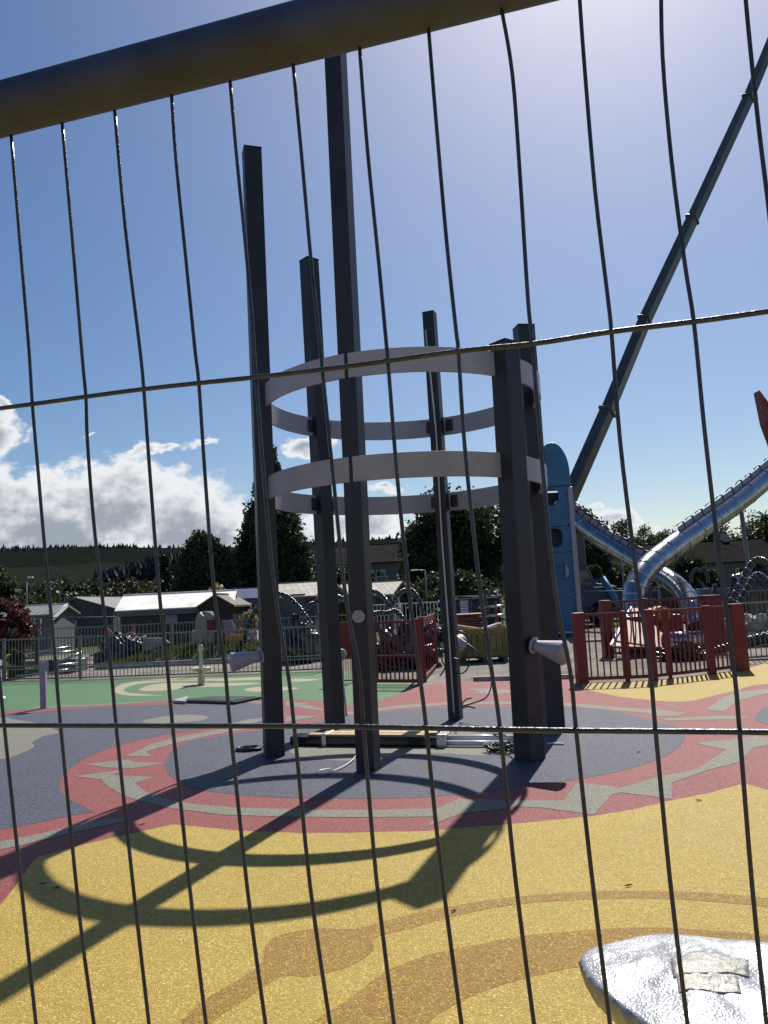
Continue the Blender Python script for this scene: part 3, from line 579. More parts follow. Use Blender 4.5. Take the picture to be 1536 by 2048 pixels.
for Wp in WIRES:
    P = [onf(*q) for q in spline(Wp, 4)]; lo = P[-1] + (P[-1] - P[-4]) / np.linalg.norm(P[-1] - P[-4]) * 0; dn = (P[-1] - P[-9]); dn = dn / -dn[2]
    P = P + [P[-1] + dn * (P[-1][2] - .14)]
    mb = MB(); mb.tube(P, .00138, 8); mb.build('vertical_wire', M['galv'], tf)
HW = [[(-420, 870), (0, 820), (285, 782), (530, 756), (700, 736), (920, 706), (1070, 691), (1220, 668), (1400, 646), (1536, 627), (1900, 575)], [(-420, 1449), (0, 1449), (380, 1450), (700, 1451), (1080, 1458), (1536, 1462), (1900, 1468)]]
hs = []
for Hp in HW:
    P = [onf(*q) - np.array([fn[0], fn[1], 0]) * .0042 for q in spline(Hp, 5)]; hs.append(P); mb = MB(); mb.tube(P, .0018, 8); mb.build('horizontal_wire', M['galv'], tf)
for k in range(1, 6):
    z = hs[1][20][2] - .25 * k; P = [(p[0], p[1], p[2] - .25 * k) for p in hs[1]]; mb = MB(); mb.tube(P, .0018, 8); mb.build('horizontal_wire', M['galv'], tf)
ra = onf(0, 220); rb_ = onf(900, -14); rdv = (rb_ - ra) / np.linalg.norm(rb_ - ra)
r0 = ra - rdv * 1.3; r1 = ra + rdv * 2.1
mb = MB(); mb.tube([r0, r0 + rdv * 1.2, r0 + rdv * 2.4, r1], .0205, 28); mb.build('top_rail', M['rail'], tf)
for q in (r0, r1):
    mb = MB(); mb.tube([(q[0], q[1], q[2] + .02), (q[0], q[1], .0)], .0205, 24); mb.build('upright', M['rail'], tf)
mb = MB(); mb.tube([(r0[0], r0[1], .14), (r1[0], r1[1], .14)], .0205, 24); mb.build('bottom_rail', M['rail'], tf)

# ------------------------------------------------------------------ wrapped seat, bottom right
SZ = .50
ol = [gr(x, y, SZ) for x, y in [(1162, 1916), (1172, 1903), (1200, 1891), (1250, 1879), (1300, 1869), (1345, 1868), (1400, 1873), (1460, 1879), (1540, 1886), (1620, 1905)]]
ol += [gr(x, y, SZ) for x, y in [(1690, 1950), (1700, 2020), (1640, 2090), (1540, 2130), (1430, 2120), (1340, 2082), (1275, 2035), (1215, 1988), (1178, 1952), (1166, 1930)]]
ol = np.array([[p[0], p[1]] for p in spline(ol, 6, True)]); sc = np.array([ol[:, 0].mean(), ol[:, 1].mean()])
seat = thing('play_stool', (sc[0], sc[1], 0), 'leaf shaped play seat wrapped in silvery bubble wrap on a tan stem', 'play seat')
from mathutils import noise as mnoise
def seat_z(x, y, t):
    q = lambda f, s: mnoise.noise(Vector((x * f + s, y * f - s, s * .7)))
    return SZ + .032 * (1 - t * t) + (.022 * q(4.2, 3.1) + .010 * q(10, 1.7) + .0045 * abs(q(23, 5.2)) + .002 * q(60, 2.2)) * (1 - t ** 6)
n = len(ol); mb = MB(); vs = []; NR = 26
for j in range(NR + 1):
    t_ = 1 - j / NR
    for k in range(n):
        p = sc + (ol[k] - sc) * t_; vs.append((p[0], p[1], seat_z(p[0], p[1], t_)))
low = []
for (t_, dz) in ((1.012, -.012), (1.0, -.035), (.93, -.07), (.80, -.10), (.6, -.125), (.3, -.14), (.08, -.145)):
    low.append([(sc[0] + (ol[k][0] - sc[0]) * t_ + .004 * math.sin(k * 1.9), sc[1] + (ol[k][1] - sc[1]) * t_, SZ + dz + .006 * math.sin(k * 2.3)) for k in range(n)])
rows = [r for r in reversed(low)] ; allv = [v for r in rows for v in r] + vs; nrw = len(rows) + NR + 1
mb.add(allv, [(i * n + k, i * n + (k + 1) % n, (i + 1) * n + (k + 1) % n, (i + 1) * n + k) for i in range(nrw - 1) for k in range(n)], True)
bw = bpy.data.materials.new('bubble_wrap'); bw.use_nodes = True; t = NT(bw.node_tree); b = t.n['Principled BSDF']
tc = t.new('ShaderNodeTexCoord').outputs['Object']; v = t.new('ShaderNodeTexVoronoi'); v.inputs['Scale'].default_value = 120; t.link(tc, v.inputs['Vector'])
nn = t.noise(tc, 9, 6, .65); fold = t.noise(tc, 28, 5, .7)
t.link(t.mix(t.ramp(nn, .35, .7), (.27, .28, .31, 1), (.43, .43, .45, 1)), b.inputs['Base Color']); b.inputs['Metallic'].default_value = .4
t.link(t.math('ADD', .28, t.math('MULTIPLY', fold, .2)), b.inputs['Roughness'])
bp = t.new('ShaderNodeBump'); bp.inputs['Strength'].default_value = .5; bp.inputs['Distance'].default_value = .006
t.link(t.math('ADD', t.math('ADD', t.math('MULTIPLY', t.ramp(v.outputs['Distance'], 0, .6), -.35), t.math('MULTIPLY', fold, .45)), t.math('MULTIPLY', nn, 1.0)), bp.inputs['Height']); t.link(bp.outputs[0], b.inputs['Normal'])
wrap = mb.build('wrap', bw, seat)
tm = bpy.data.materials.new('clear_tape'); tm.use_nodes = True; t = NT(tm.node_tree); b = t.n['Principled BSDF']; tc = t.new('ShaderNodeTexCoord').outputs['Object']; f = t.noise(tc, 40, 6, .7)
t.link(t.mix(t.ramp(f, .3, .7), (.24, .23, .205, 1), (.38, .365, .335, 1)), b.inputs['Base Color']); b.inputs['Roughness'].default_value = .28; b.inputs['Metallic'].default_value = .25
bp = t.new('ShaderNodeBump'); bp.inputs['Strength'].default_value = .8; bp.inputs['Distance'].default_value = .008; t.link(f, bp.inputs['Height']); t.link(bp.outputs[0], b.inputs['Normal'])
for quad in ([(1340, 1917), (1496, 1910), (1498, 1945), (1346, 1957)], [(1352, 1953), (1474, 1950), (1482, 1976), (1357, 1980)]):
    Q = [np.array(gr(x, y, SZ + .03)) for x, y in quad]; mb = MB(); N = 14; vs = []
    for i in range(N + 1):
        for j in range(N + 1):
            u_, v_ = i / N, j / N; p = Q[0] * (1 - u_) * (1 - v_) + Q[1] * u_ * (1 - v_) + Q[2] * u_ * v_ + Q[3] * (1 - u_) * v_
            p = p + np.array([0, .006 * math.sin(u_ * 9) * (v_ - .5), 0]); k = np.argmin(np.linalg.norm((ol - sc) / np.linalg.norm(ol - sc, axis=1)[:, None] - (p[:2] - sc) / np.linalg.norm(p[:2] - sc), axis=1)); tt = np.linalg.norm(p[:2] - sc) / np.linalg.norm(ol[k] - sc)
            vs.append((p[0], p[1], seat_z(p[0], p[1], tt) + .002 + .0012 * math.sin(u_ * 23 + v_ * 11)))
    mb.add(vs, [(i * (N + 1) + j, (i + 1) * (N + 1) + j, (i + 1) * (N + 1) + j + 1, i * (N + 1) + j + 1) for i in range(N) for j in range(N)], True); tp_ = mb.build('tape', tm, wrap); sf = tp_.modifiers.new('solid', 'SOLIDIFY'); sf.thickness = .004; sf.offset = -1 if tp_.data.polygons[0].normal.z > 0 else 1
st = gr(1262, 2092); mb = MB(); mb.tube([(sc[0] - .05, sc[1], SZ - .13), (sc[0] - .05, sc[1], .02), (sc[0] - .05, sc[1], .0)], [.11, .085, .09], 28); mb.build('stem', M['timber'], seat)
# ------------------------------------------------------------------ small play things on the green
p = gr(88, 1417); hgt = at(88, 1326, p[1])[2]
T = thing('speaking_post', p, 'lilac grey speaking post with a round dark horn mouth on the green rubber', 'talking post')
mb = MB(); mb.bar((p[0], p[1], 0), (p[0] - .02, p[1], hgt + .02), .098, .07); mb.build('post', M['tube'], T, bevel=.006)
c = at(99, 1332, p[1] - .12); mb = MB(); mb.tube([(c[0] - .05, p[1] + .02, c[2]), (c[0], p[1] - .09, c[2]), (c[0] + .004, p[1] - .11, c[2])], [.05, .10, .104], 36); hn = mb.build('talk_horn', M['tube'], T)
mb = MB(); mb.cyl((c[0] + .004, p[1] - .111, c[2]), (c[0] + .004, p[1] - .114, c[2]), .095, n=36); mb.build('mouth_plate', M['charcoal'], hn)
p = gr(403, 1369); T = thing('water_table', p, 'small cream pedestal water table with a dish and knobbed spout', 'water table')
zt = at(403, 1337, p[1])[2]; zk = at(404, 1291, p[1])[2]
mb = MB(); mb.lathe(p, [(.0, 0), (.075, 0), (.07, .03), (.065, zt - .1), (.09, zt - .05)]); mb.build('pedestal', M['cream'], T)
mb = MB(); mb.lathe(p, [(.05, zt - .07), (.16, zt - .05), (.215, zt), (.215, zt + .022), (.19, zt + .024), (.15, zt - .005), (0, zt - .01)]); mb.build('dish', M['cream'], T)
mb = MB(); mb.lathe(p, [(.05, zt), (.035, zt + .04), (.035, zk - .12), (.045, zk - .09)]); mb.build('spout', M['cream'], T)
mb = MB(); mb.lathe(p, [(.03, zk - .12), (.055, zk - .09), (.06, zk - .05), (.045, zk - .015), (.05, zk - .005), (.05, zk + .01), (0, zk + .012)]); mb.build('knob', M['cream'], T)
mb = MB(); mb.tube([(p[0] + .12, p[1], zt - .03), (p[0] + .2, p[1], zt - .05), (p[0] + .26, p[1], zt - .1)], .008, 6); mb.build('lever', M['cream'], T)
p = at(-6, 1396, 10.2); T = thing('mushroom_stool', (p[0], 10.2, 0), 'white round mushroom seat cut by the left edge of the view', 'play seat')
mb = MB(); mb.lathe((p[0], 10.2, 0), [(0, p[2] + .02), (.08, p[2] + .018), (.105, p[2]), (.10, p[2] - .03), (.04, p[2] - .05), (0, p[2] - .05)]); mb.build('seat', M['plastic'], T)
mb = MB(); mb.lathe((p[0], 10.2, 0), [(.05, 0), (.035, .05), (.03, p[2] - .05)]); mb.build('stem', M['tube'], T)
# sunken trampoline
q = [gr(x, y, .02) for x, y in ((352, 1404), (470, 1407.5), (524, 1396.5), (420, 1396))]
cq = sum(np.array(v) for v in q) / 4; T = thing('ground_trampoline', (cq[0], cq[1], 0), 'black rectangular ground trampoline between green and blue rubber', 'trampoline')
mb = MB(); mb.prism([(v[0], v[1], .012) for v in q], (0, 0, .035)); mb.build('frame', M['charcoal'], T)
mb = MB(); mb.prism([tuple(cq + (np.array(v) - cq) * .86 + np.array([0, 0, .03])) for v in q], (0, 0, .006)); mb.build('mat', M['black'], T)
g0 = gr(345, 1406, .01); g1 = gr(376, 1397, .01); mb = MB(); mb.prism([(g0[0], g0[1], .014), (gr(372, 1409)[0], gr(372, 1409)[1], .014), (g1[0], g1[1], .014)], (0, 0, .04)); mb.build('corner_pad', M['tube'], T)

# ------------------------------------------------------------------ railings
def railing(name, label, pts, h, mats, post_at=(), pitch=.1, post_w=.05, pick=.014, rails=((.06, .03),), cat='fence', panel='picket_panel', top=.035, group=None):
    """a fence along ground points: every bay a panel part, every post a part"""
    T = thing(name, tuple(pts[0][:2]) + (0,), label, cat, group); mp, mo = mats
    for a, b_ in zip(pts[:-1], pts[1:]):
        a, b_ = Vector(a[:2]).to_3d(), Vector(b_[:2]).to_3d(); d = b_ - a; L = d.length; u_ = d.normalized(); mb = MB(); ang = math.atan2(u_.y, u_.x)
        for z, hh in list(rails) + [(h - top / 2, top)]: mb.box((a + b_) / 2 + Vector((0, 0, z)), (L, .03, hh), rz=ang)
        k = max(1, int(L / pitch)); zlo = min(r[0] for r in rails)
        for i in range(k): mb.box(a + u_ * ((i + .5) * L / k) + Vector((0, 0, (zlo + h) / 2 - .01)), (pick, pick, h - zlo - top), rz=ang)
        mb.build(panel, mp, T)
    for i, a in enumerate(pts):
        if post_at == 'all' or i in post_at:
            a = Vector(a[:2]).to_3d(); pw = post_w[i] if hasattr(post_w, '__len__') else post_w
            mb = MB(); mb.box(a + Vector((0, 0, (h + .02) / 2)), (pw, pw, h + .02), rz=.1); mb.build('post', mo, T, bevel=.004)
    return T
FM = (M['fence'], M['fence'])
p_ = [gr(x, y) for x, y in ((-420, 1375), (-170, 1368), (8, 1362.5), (161, 1359.5), (400, 1351.5), (655, 1342))]
railing('park_railing', 'pale grey vertical bar railing along the far edge of the green rubber', p_, 1.0, FM, 'all', .095, .045, .013, ((.05, .03), (.27, .022), (.34, .022)))
p_ = [at(x, 1330, Y) for x, y, Y in ((60, 0, 25), (268, 0, 24.5), (345, 0, 24.5), (560, 0, 23.5), (700, 0, 23.5))]
railing('park_railing', 'taller grey railing behind the near one, in front of the white roofed lodge', p_, 1.12, FM, 'all', .11, .05, .014, ((.08, .03),))
p_ = [gr(1488, 1321), gr(1560, 1316), gr(1760, 1302)]
railing('park_railing', 'grey bar railing behind the yellow tongue at the right edge', p_, 1.1, FM, 'all', .10, .045, .013, ((.05, .03),))
p_ = [at(1478, 1200, 22), at(1640, 1200, 22)]
railing('park_railing', 'far grey railing behind the black hoops at the right edge', p_, 1.25, FM, (0, 1), .11, .05, .014, ((.1, .03),))
p_ = [at(735, 1200, 27), at(800, 1200, 27), at(885, 1200, 27)]
railing('park_railing', 'far white railing beyond the red gate by the lamp post', p_, 1.35, (M['white'], M['white']), 'all', .12, .05, .02, ((.3, .03),))
RM = (M['red'], M['red'])
# red enclosure right: front line and back line
f_ = [gr(1165, 1366), gr(1256, 1363), gr(1307, 1360.5), gr(1341, 1356.5), gr(1424, 1347), gr(1480, 1340)]
railing('red_fence', 'red bar fence with thick end posts on the yellow tongue, before the silver slides', f_, 1.11, RM, 'all', .098, (.17, .06, .12, .05, .115, .23), .023, ((.07, .055),), top=.04)
b_ = [at(x, 1300, Y) for x, Y in ((1216, 17.5), (1298, 17.6), (1428, 17.5))]
railing('red_fence', 'red bar fence standing behind the front red fence, under the slide exits', b_, 1.22, RM, 'all', .10, (.2, .1, .36), .023, ((.07, .05),), top=.05)
f_ = [gr(752, 1369.5), gr(840, 1370)]
railing('red_fence', 'red slatted gate panel left of the cable post, with a mid rail', f_, 1.12, RM, 'all', .085, (.045, .085), .022, ((.07, .06), (.50, .035)), top=.05)
b_ = [at(846, 1300, 14.2), at(872, 1300, 17.0)]
railing('red_fence', 'dark red return panel beside the white netting roll', b_, 1.14, RM, 'all', .55, .07, .02, ((.07, .05),), top=.12)
T = thing('side_gate', tuple(gr(683, 1366)[:2]) + (0,), 'small gate with a solid dark red top and yellow bars below', 'gate')
a, b2 = gr(681, 1367), gr(713, 1369); mb = MB(); mb.box(((a[0] + b2[0]) / 2, a[1], .78), (abs(b2[0] - a[0]), .03, .68)); mb.build('top_board', M['red'], T, bevel=.004)
mb = MB()
for i in range(7): mb.box((a[0] + (b2[0] - a[0]) * (i + .5) / 7, a[1], .25), (.014, .014, .42))
mb.box(((a[0] + b2[0]) / 2, a[1], .05), (abs(b2[0] - a[0]), .025, .03)); mb.build('lower_bars', M['yellowbar'], T)
# two lengths of mesh fence farther off (only the rails read)
def mesh_run(label, x0, x1, y, Y, zb=.1):
    a, b_ = at(x0, y, Y), at(x1, y + (x1 - x0) * -.012, Y); T = thing('mesh_fence', (a[0], Y, 0), label, 'fence', 'mesh fence panels across the site')
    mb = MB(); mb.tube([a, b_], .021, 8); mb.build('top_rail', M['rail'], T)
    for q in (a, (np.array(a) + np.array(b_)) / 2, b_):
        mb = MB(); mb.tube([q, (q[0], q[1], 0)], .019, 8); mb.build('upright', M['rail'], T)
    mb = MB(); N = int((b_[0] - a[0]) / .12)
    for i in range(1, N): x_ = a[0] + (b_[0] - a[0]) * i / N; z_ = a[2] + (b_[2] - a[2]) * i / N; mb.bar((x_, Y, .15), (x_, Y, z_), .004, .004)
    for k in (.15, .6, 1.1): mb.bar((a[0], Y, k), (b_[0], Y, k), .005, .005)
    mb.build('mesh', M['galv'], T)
mesh_run('temporary mesh fence in front of the grey gabled barn', 66, 236, 1236, 28)
mesh_run('temporary mesh fence above the wooden crate', 880, 1002, 1194, 24)
mesh_run('temporary mesh fence between the blue truck and the slide', 1165, 1320, 1183, 30)
mesh_run('temporary mesh fence right of the banner', 1420, 1600, 1178, 27)

# ------------------------------------------------------------------ grass bank
mb = MB(); N = 40; vs = []
for i in range(N + 1):
    x = 190 + (690 - 190) * i / N; h = np.interp(x, [190, 240, 300, 420, 560, 690], [.02, .16, .30, .48, .40, .2]) * (1 + .12 * math.sin(x * .15))
    a = at(x, 1330, 21.6); vs += [(a[0], 21.5, -.02), (a[0], 21.7, h * .55), (a[0], 22.3, h * .9), (a[0], 23.2, h), (a[0], 26, h * .9), (a[0], 31, -.1)]
mb.add(vs, [(i * 6 + j, (i + 1) * 6 + j, (i + 1) * 6 + j + 1, i * 6 + j + 1) for i in range(N) for j in range(5)], True)
gb = tag(mb.build('grass_bank', mat('bank_turf', (.085, .085, .035), .95, 0, .35, 3, .6, 30)), kind='structure')
V = np.array(vs); nb = 9000; xi = rng.random(nb); seg = (xi * N).astype(int); jj = rng.integers(1, 4, nb); fr = (xi * N - seg)[:, None]; ft = rng.random(nb)[:, None]
P00 = V[seg * 6 + jj]; P10 = V[(seg + 1) * 6 + jj]; P01 = V[seg * 6 + jj + 1]; P11 = V[(seg + 1) * 6 + jj + 1]
P = (P00 * (1 - fr) + P10 * fr) * (1 - ft) + (P01 * (1 - fr) + P11 * fr) * ft
hh = rng.uniform(.05, .14, nb)[:, None]; dx = rng.normal(size=(nb, 3)) * .02; tipv = P + np.array([0, 0, 1]) * hh + rng.normal(size=(nb, 3)) * .03
VV = np.stack([P - dx, P + dx, tipv, tipv - dx * .3], 1).reshape(-1, 3)
g_ = leaf_obj('grass', VV, FOL['grassf'], None); tag(g_, kind='stuff', label='rough olive grass on the bank before the lodge', cat='grass')
k = MB(); a, b_ = at(190, 1330, 21.4), at(690, 1330, 21.4); k.box(((a[0] + b_[0]) / 2, 21.42, .07), (b_[0] - a[0], .1, .14)); tag(k.build('bank_kerb', M['rock']), kind='structure')

# ------------------------------------------------------------------ buildings
def uvbox(mb_obj, fn_): 
    me = mb_obj.data; uv = me.uv_layers.new(name='UVMap')
    for p_ in me.polygons:
        for li in p_.loop_indices: uv.data[li].uv = fn_(me.vertices[me.loops[li].vertex_index].co)
TILE = tiled('roof_tiles', (.036, .033, .031), .33, .36, .4, .85); TILE2 = tiled('pale_roof_tiles', (.62, .58, .52), .30, .34, .45, .5); TILE3 = tiled('grey_roof_tiles', (.042, .039, .037), .34, .40, .4, .7)
def house(name, label, x, y, wdt, dep, eave, ridge, rz, wall, roof, over=.3, axis='x', cat='building', gable=None, trim=True, zb=0.0):
    """gabled building about its own centre; axis = direction of the ridge; walls one part, each roof slope a part"""
    T = thing(name, (x, y, zb), label, cat, None, rz); hx, hy = wdt / 2, dep / 2
    mb = MB()
    if axis == 'x':
        pr = [(-hy, 0), (hy, 0), (hy, eave), (0, ridge), (-hy, eave)]; mb.prism([(-hx, a, b) for a, b in pr], (wdt, 0, 0))
    else:
        pr = [(-hx, 0), (hx, 0), (hx, eave), (0, ridge), (-hx, eave)]; mb.prism([(a, -hy, b) for a, b in pr], (0, dep, 0))
    mb.build('wall', wall, T, local=True)
    half, ln = (hy, hx) if axis == 'x' else (hx, hy); sl = (ridge - eave) / half; ro = []
    for s_ in (-1, 1):
        q = [(s_ * (half + over), eave - sl * over), (0, ridge)]; th = .07; d = .03
        mb = MB(); A = [(-ln - over, q[0][0], q[0][1] + d), (ln + over, q[0][0], q[0][1] + d), (ln + over, 0, ridge + d), (-ln - over, 0, ridge + d)]
        if axis == 'y': A = [(b, a, c) for a, b, c in A]
        mb.prism(A, (0, 0, th)); o = mb.build('roof', roof, T, local=True)
        uvbox(o, (lambda c: (c.x, math.hypot(c.y, c.z - ridge) if axis == 'x' else 0)) if axis == 'x' else (lambda c: (c.y, math.hypot(c.x, c.z - ridge)))); ro.append(o)
    mb = MB(); cp = [(-ln - over, 0, ridge + .11), (ln + over, 0, ridge + .11)]
    if axis == 'y': cp = [(b, a, c) for a, b, c in cp]
    mb.bar(cp[0], cp[1], .14, .05); mb.build('ridge_cap', M['white'] if trim else roof, T, local=True)
    return T
def window(T, cx, y, cz, w_, h_, frame=None, pane=True):
    fr = MB(); f = .05
    for a, b, c, d in ((cx, cz + h_ / 2, w_ + f, f), (cx, cz - h_ / 2, w_ + f, f), (cx - w_ / 2, cz, f, h_ - f), (cx + w_ / 2, cz, f, h_ - f), (cx, cz, f * .8, h_ - f)): fr.box((a, y - .035, b), (c, .06, d))
    o = fr.build('window', frame or M['white'], T, local=True)
    g_ = MB(); g_.box((cx, y - .012, cz), (w_ - .01, .02, h_ - .01)); g_.build('pane', M['glass'], o, local=True); return o
# grey gabled barn
Y = 38; xa, za = xz(153, 1199, Y); xl, zl = xz(72, 1236, Y); xr, zr = xz(216, 1217, Y)
T = house('barn', 'slate grey gabled barn with two small windows, left of the white roofed lodge', xa, Y + 4.5, (xa - xl) * 2 * .9, 9, zr - .05, za, rad(0), M['greywall'], M['sheetgrey'], .12, 'y')
window(T, xz(113, 1247, Y)[0] - xa, -4.5, xz(113, 1247, Y)[1], .5, .6, M['greywall']); window(T, xz(126, 1247, Y)[0] - xa, -4.5, xz(126, 1247, Y)[1], .22, .6, M['greywall'])
mb = MB(); mb.box((.4, -4.52, .95), (.9, .04, 1.9)); d_ = mb.build('door', M['greywall'], T, local=True); mb = MB(); mb.cyl((.75, -4.56, .95), (.75, -4.62, .95), .03, n=8); mb.build('handle', M['galv'], d_, local=True)
# its long wing running right, low pitched roof seen along its slope
x0, z0 = xz(212, 1217, Y + 3); x1, _ = xz(300, 1217, Y + 3); zt = xz(240, 1198, Y + 6)[1]
T = house('barn', 'long grey wing with a pale ridge running right from the gabled barn', (x0 + x1) / 2 + .3, Y + 6.2, x1 - x0 + 4, 6, z0, zt, 0, M['greywall'], M['sheetgrey'], .2, 'x')
window(T, .2, -3, xz(236, 1242, Y + 3)[1], .7, .7, M['greywall'])
mb = MB(); mb.tube([(-1.9, -3.05, z0), (-1.9, -3.05, 0)], .05, 8); mb.build('downpipe', M['white'], T, local=True)
# lean-to at far left
x0, z0 = xz(62, 1215, 30); T = house('cabin', 'small cabin with a ribbed grey roof and white bargeboard behind the copper bush', x0 - .9, 32, 2.6, 3, xz(70, 1233, 30)[1], z0, rad(4), M['lilacwall'], tiled('ribbed_sheet', (.24, .25, .25), .25, 9, .5, .5, 0), .15, 'x')
mb = MB(); mb.bar((1.42, -1.75, xz(70, 1233, 30)[1] - .12), (1.42, 0, z0 + .04), .07, .16); mb.build('bargeboard', M['white'], T, local=True); window(T, .7, -1.5, 1.15, .5, .6)
# lodge: white sheet roof slope towards us, boarded gable to the right
Y = 30; ex0, ez0 = xz(242, 1226, Y); ex1, ez1 = xz(397, 1216, Y); gx, gz = xz(430, 1187, Y + 1.9)
rz = rad(7); T = house('lodge', 'dark green lodge with a bright white sheet roof and a boarded gable end', 0, 0, 4.1, 2.9, ez1 + .02, gz, rz, M['greenwall'], M['sheetwhite'], .18, 'x', trim=False)
T.location = Vector(((ex0 + ex1) / 2 + .38, Y + 1.6, 0))
mb = MB(); mb.box((0, -1.68, ez1 - .09), (4.5, .05, .2)); mb.build('fascia', M['sheetgrey'], T, local=True)
mb = MB(); mb.prism([(2.06, -1.45, 0), (2.06, 1.45, 0), (2.06, 1.45, ez1), (2.06, 0, gz - .04), (2.06, -1.45, ez1)], (.05, 0, 0)); mb.build('gable_boarding', tiled('boarding', (.13, .115, .10), 9, .17, .35, .85, 0), T, local=True); uvbox(T.children[-1], lambda c: (c.y, c.z))
mb = MB(); mb.box((-.15, -1.485, 1.15), (.46, .03, .36)); mb.build('notice', M['lilac'], T, local=True)
mb = MB(); mb.box((1.5, -1.48, .9), (.8, .03, 1.8)); d_ = mb.build('door', M['charcoal'], T, local=True); mb = MB(); mb.cyl((1.2, -1.5, .9), (1.2, -1.55, .9), .025, n=8); mb.build('handle', M['galv'], d_, local=True)
mb = MB(); mb.bar((2.2, -1.6, ez1 - .12), (2.2, 0, gz + .02), .05, .14); mb.build('bargeboard', M['boards'], T, local=True); mb = MB(); mb.bar((2.2, 1.6, ez1 - .12), (2.2, 0, gz + .02), .05, .14); mb.build('bargeboard', M['boards'], T, local=True)
# boarded front gable beside it
gx_, gz_ = xz(428, 1190, 29); T = house('shed', 'weathered boarded shed gable right of the white roof, left of the navy roof', gx_, 31, 1.28, 3.6, xz(400, 1216, 29)[1], gz_ - .06, 0, tiled('shed_boards', (.13, .115, .10), 9, .16, .35, .85, 0), M['boards'], .08, 'y', trim=False)
uvbox(T.children[0], lambda c: (c.x + c.y, c.z))
# navy roofed cabin
x0, _ = xz(462, 1200, 36); x1, _ = xz(560, 1200, 36); T = house('cabin', 'lilac grey cabin with a navy sheet roof behind the left front post', (x0 + x1) / 2, 38, x1 - x0, 4, xz(480, 1200, 36)[1], xz(480, 1181, 38)[1], rad(-2), M['lilacwall'], M['navy'], .15, 'x', trim=False)
window(T, -.35, -2, xz(490, 1219, 36)[1], .45, .55)
# two garages with pale tiled roofs
for (xa_, xb_, yr, ye, ap, Y, lb) in [(545, 622, 1171, 1194, (640, 1169), 33, 'garage with a pale tiled roof and dark gable between the left and centre posts'), (676, 770, 1171, 1191, (786, 1168), 40, 'second pale roofed garage with a dark gable behind the central front post')]:
    a, zr_ = xz(xa_, yr, Y); b_, _ = xz(ap[0], ap[1], Y); ze = xz(xb_, ye, Y - 2)[1]
    T = house('garage', lb, (a + b_) / 2 + .3, Y + 1.2, b_ - a + .2, 5, ze, zr_, rad(-12), M['greywall'], TILE2, .15, 'x', trim=False)
    mb = MB(); mb.box((0, -2.52, .95), (1.5, .05, 1.9)); d_ = mb.build('door', M['lilacwall'], T, local=True); mb = MB(); mb.cyl((0, -2.55, .8), (0, -2.6, .8), .03, n=8); mb.build('handle', M['galv'], d_, local=True); window(T, 1.6, -2.5, 1.4, .6, .6)
# two storey house
Y = 66; x0, _ = xz(600, 1100, Y); x1, zr_ = xz(815, 1084, Y); ze = xz(760, 1122, Y - 3)[1]
T = house('terraced_house', 'two storey beige house with a tiled roof and a small balcony behind the garages', (x0 + x1) / 2, Y + 3, x1 - x0, 9, ze, zr_, rad(-5), M['beige'], TILE3, .4, 'x', trim=False)
for cx, cz, w_, h_ in ((1.6, ze - 1.3, .9, 1.2), (2.6, ze - 1.3, .7, 1.2), (-2.2, ze - 1.6, .6, 1.5), (-1.4, ze - 1.6, .6, 1.5), (3.6, 1.2, 1.0, 1.1), (-3.4, ze - 1.4, .9, 1.2)): window(T, cx, -4.5, cz, w_, h_)
mb = MB(); mb.box((2.2, -5.1, ze - 2.2), (2.2, 1.1, .12))
for i in range(12): mb.box((1.15 + i * .19, -5.6, ze - 1.7), (.03, .03, .9))
mb.box((2.2, -5.6, ze - 1.24), (2.2, .05, .05)); mb.build('balcony', M['white'], T, local=True)
mb = MB(); mb.box((-3.2, .5, zr_ + .35), (.6, .5, 1.1)); mb.build('chimney', M['rock'], T, local=True)
# long tiled bungalows at right
Y = 58; x0, _ = xz(1325, 1100, Y); x1, zr_ = xz(1520, 1079, Y + 3); ze = xz(1440, 1123, Y)[1]
T = house('bungalow', 'long pale bungalow under a wide tiled roof behind the silver slides', (x0 + x1) / 2, Y + 4, x1 - x0, 8, ze, zr_, rad(-4), M['beige'], TILE, .4, 'x', trim=False)
for cx in (-2.6, -.6, 1.6, 3.0): window(T, cx, -4.0, ze - 1.1, .9, 1.0)
mb = MB(); mb.box((x1 * 0 + 2.0, 0, zr_ + .2), (.5, .5, .8)); mb.build('chimney', M['rock'], T, local=True)
x0, _ = xz(1190, 1100, 64); x1, zr_ = xz(1345, 1090, 66); ze = xz(1250, 1128, 64)[1]
T = house('bungalow', 'second tiled bungalow seen between the blue tower and the slide bend', (x0 + x1) / 2, 68, x1 - x0, 8, ze, zr_, rad(-4), M['beige'], TILE3, .4, 'x', trim=False)
for cx in (-1.6, .2, 2.0): window(T, cx, -4.0, ze - 1.2, .8, 1.1)
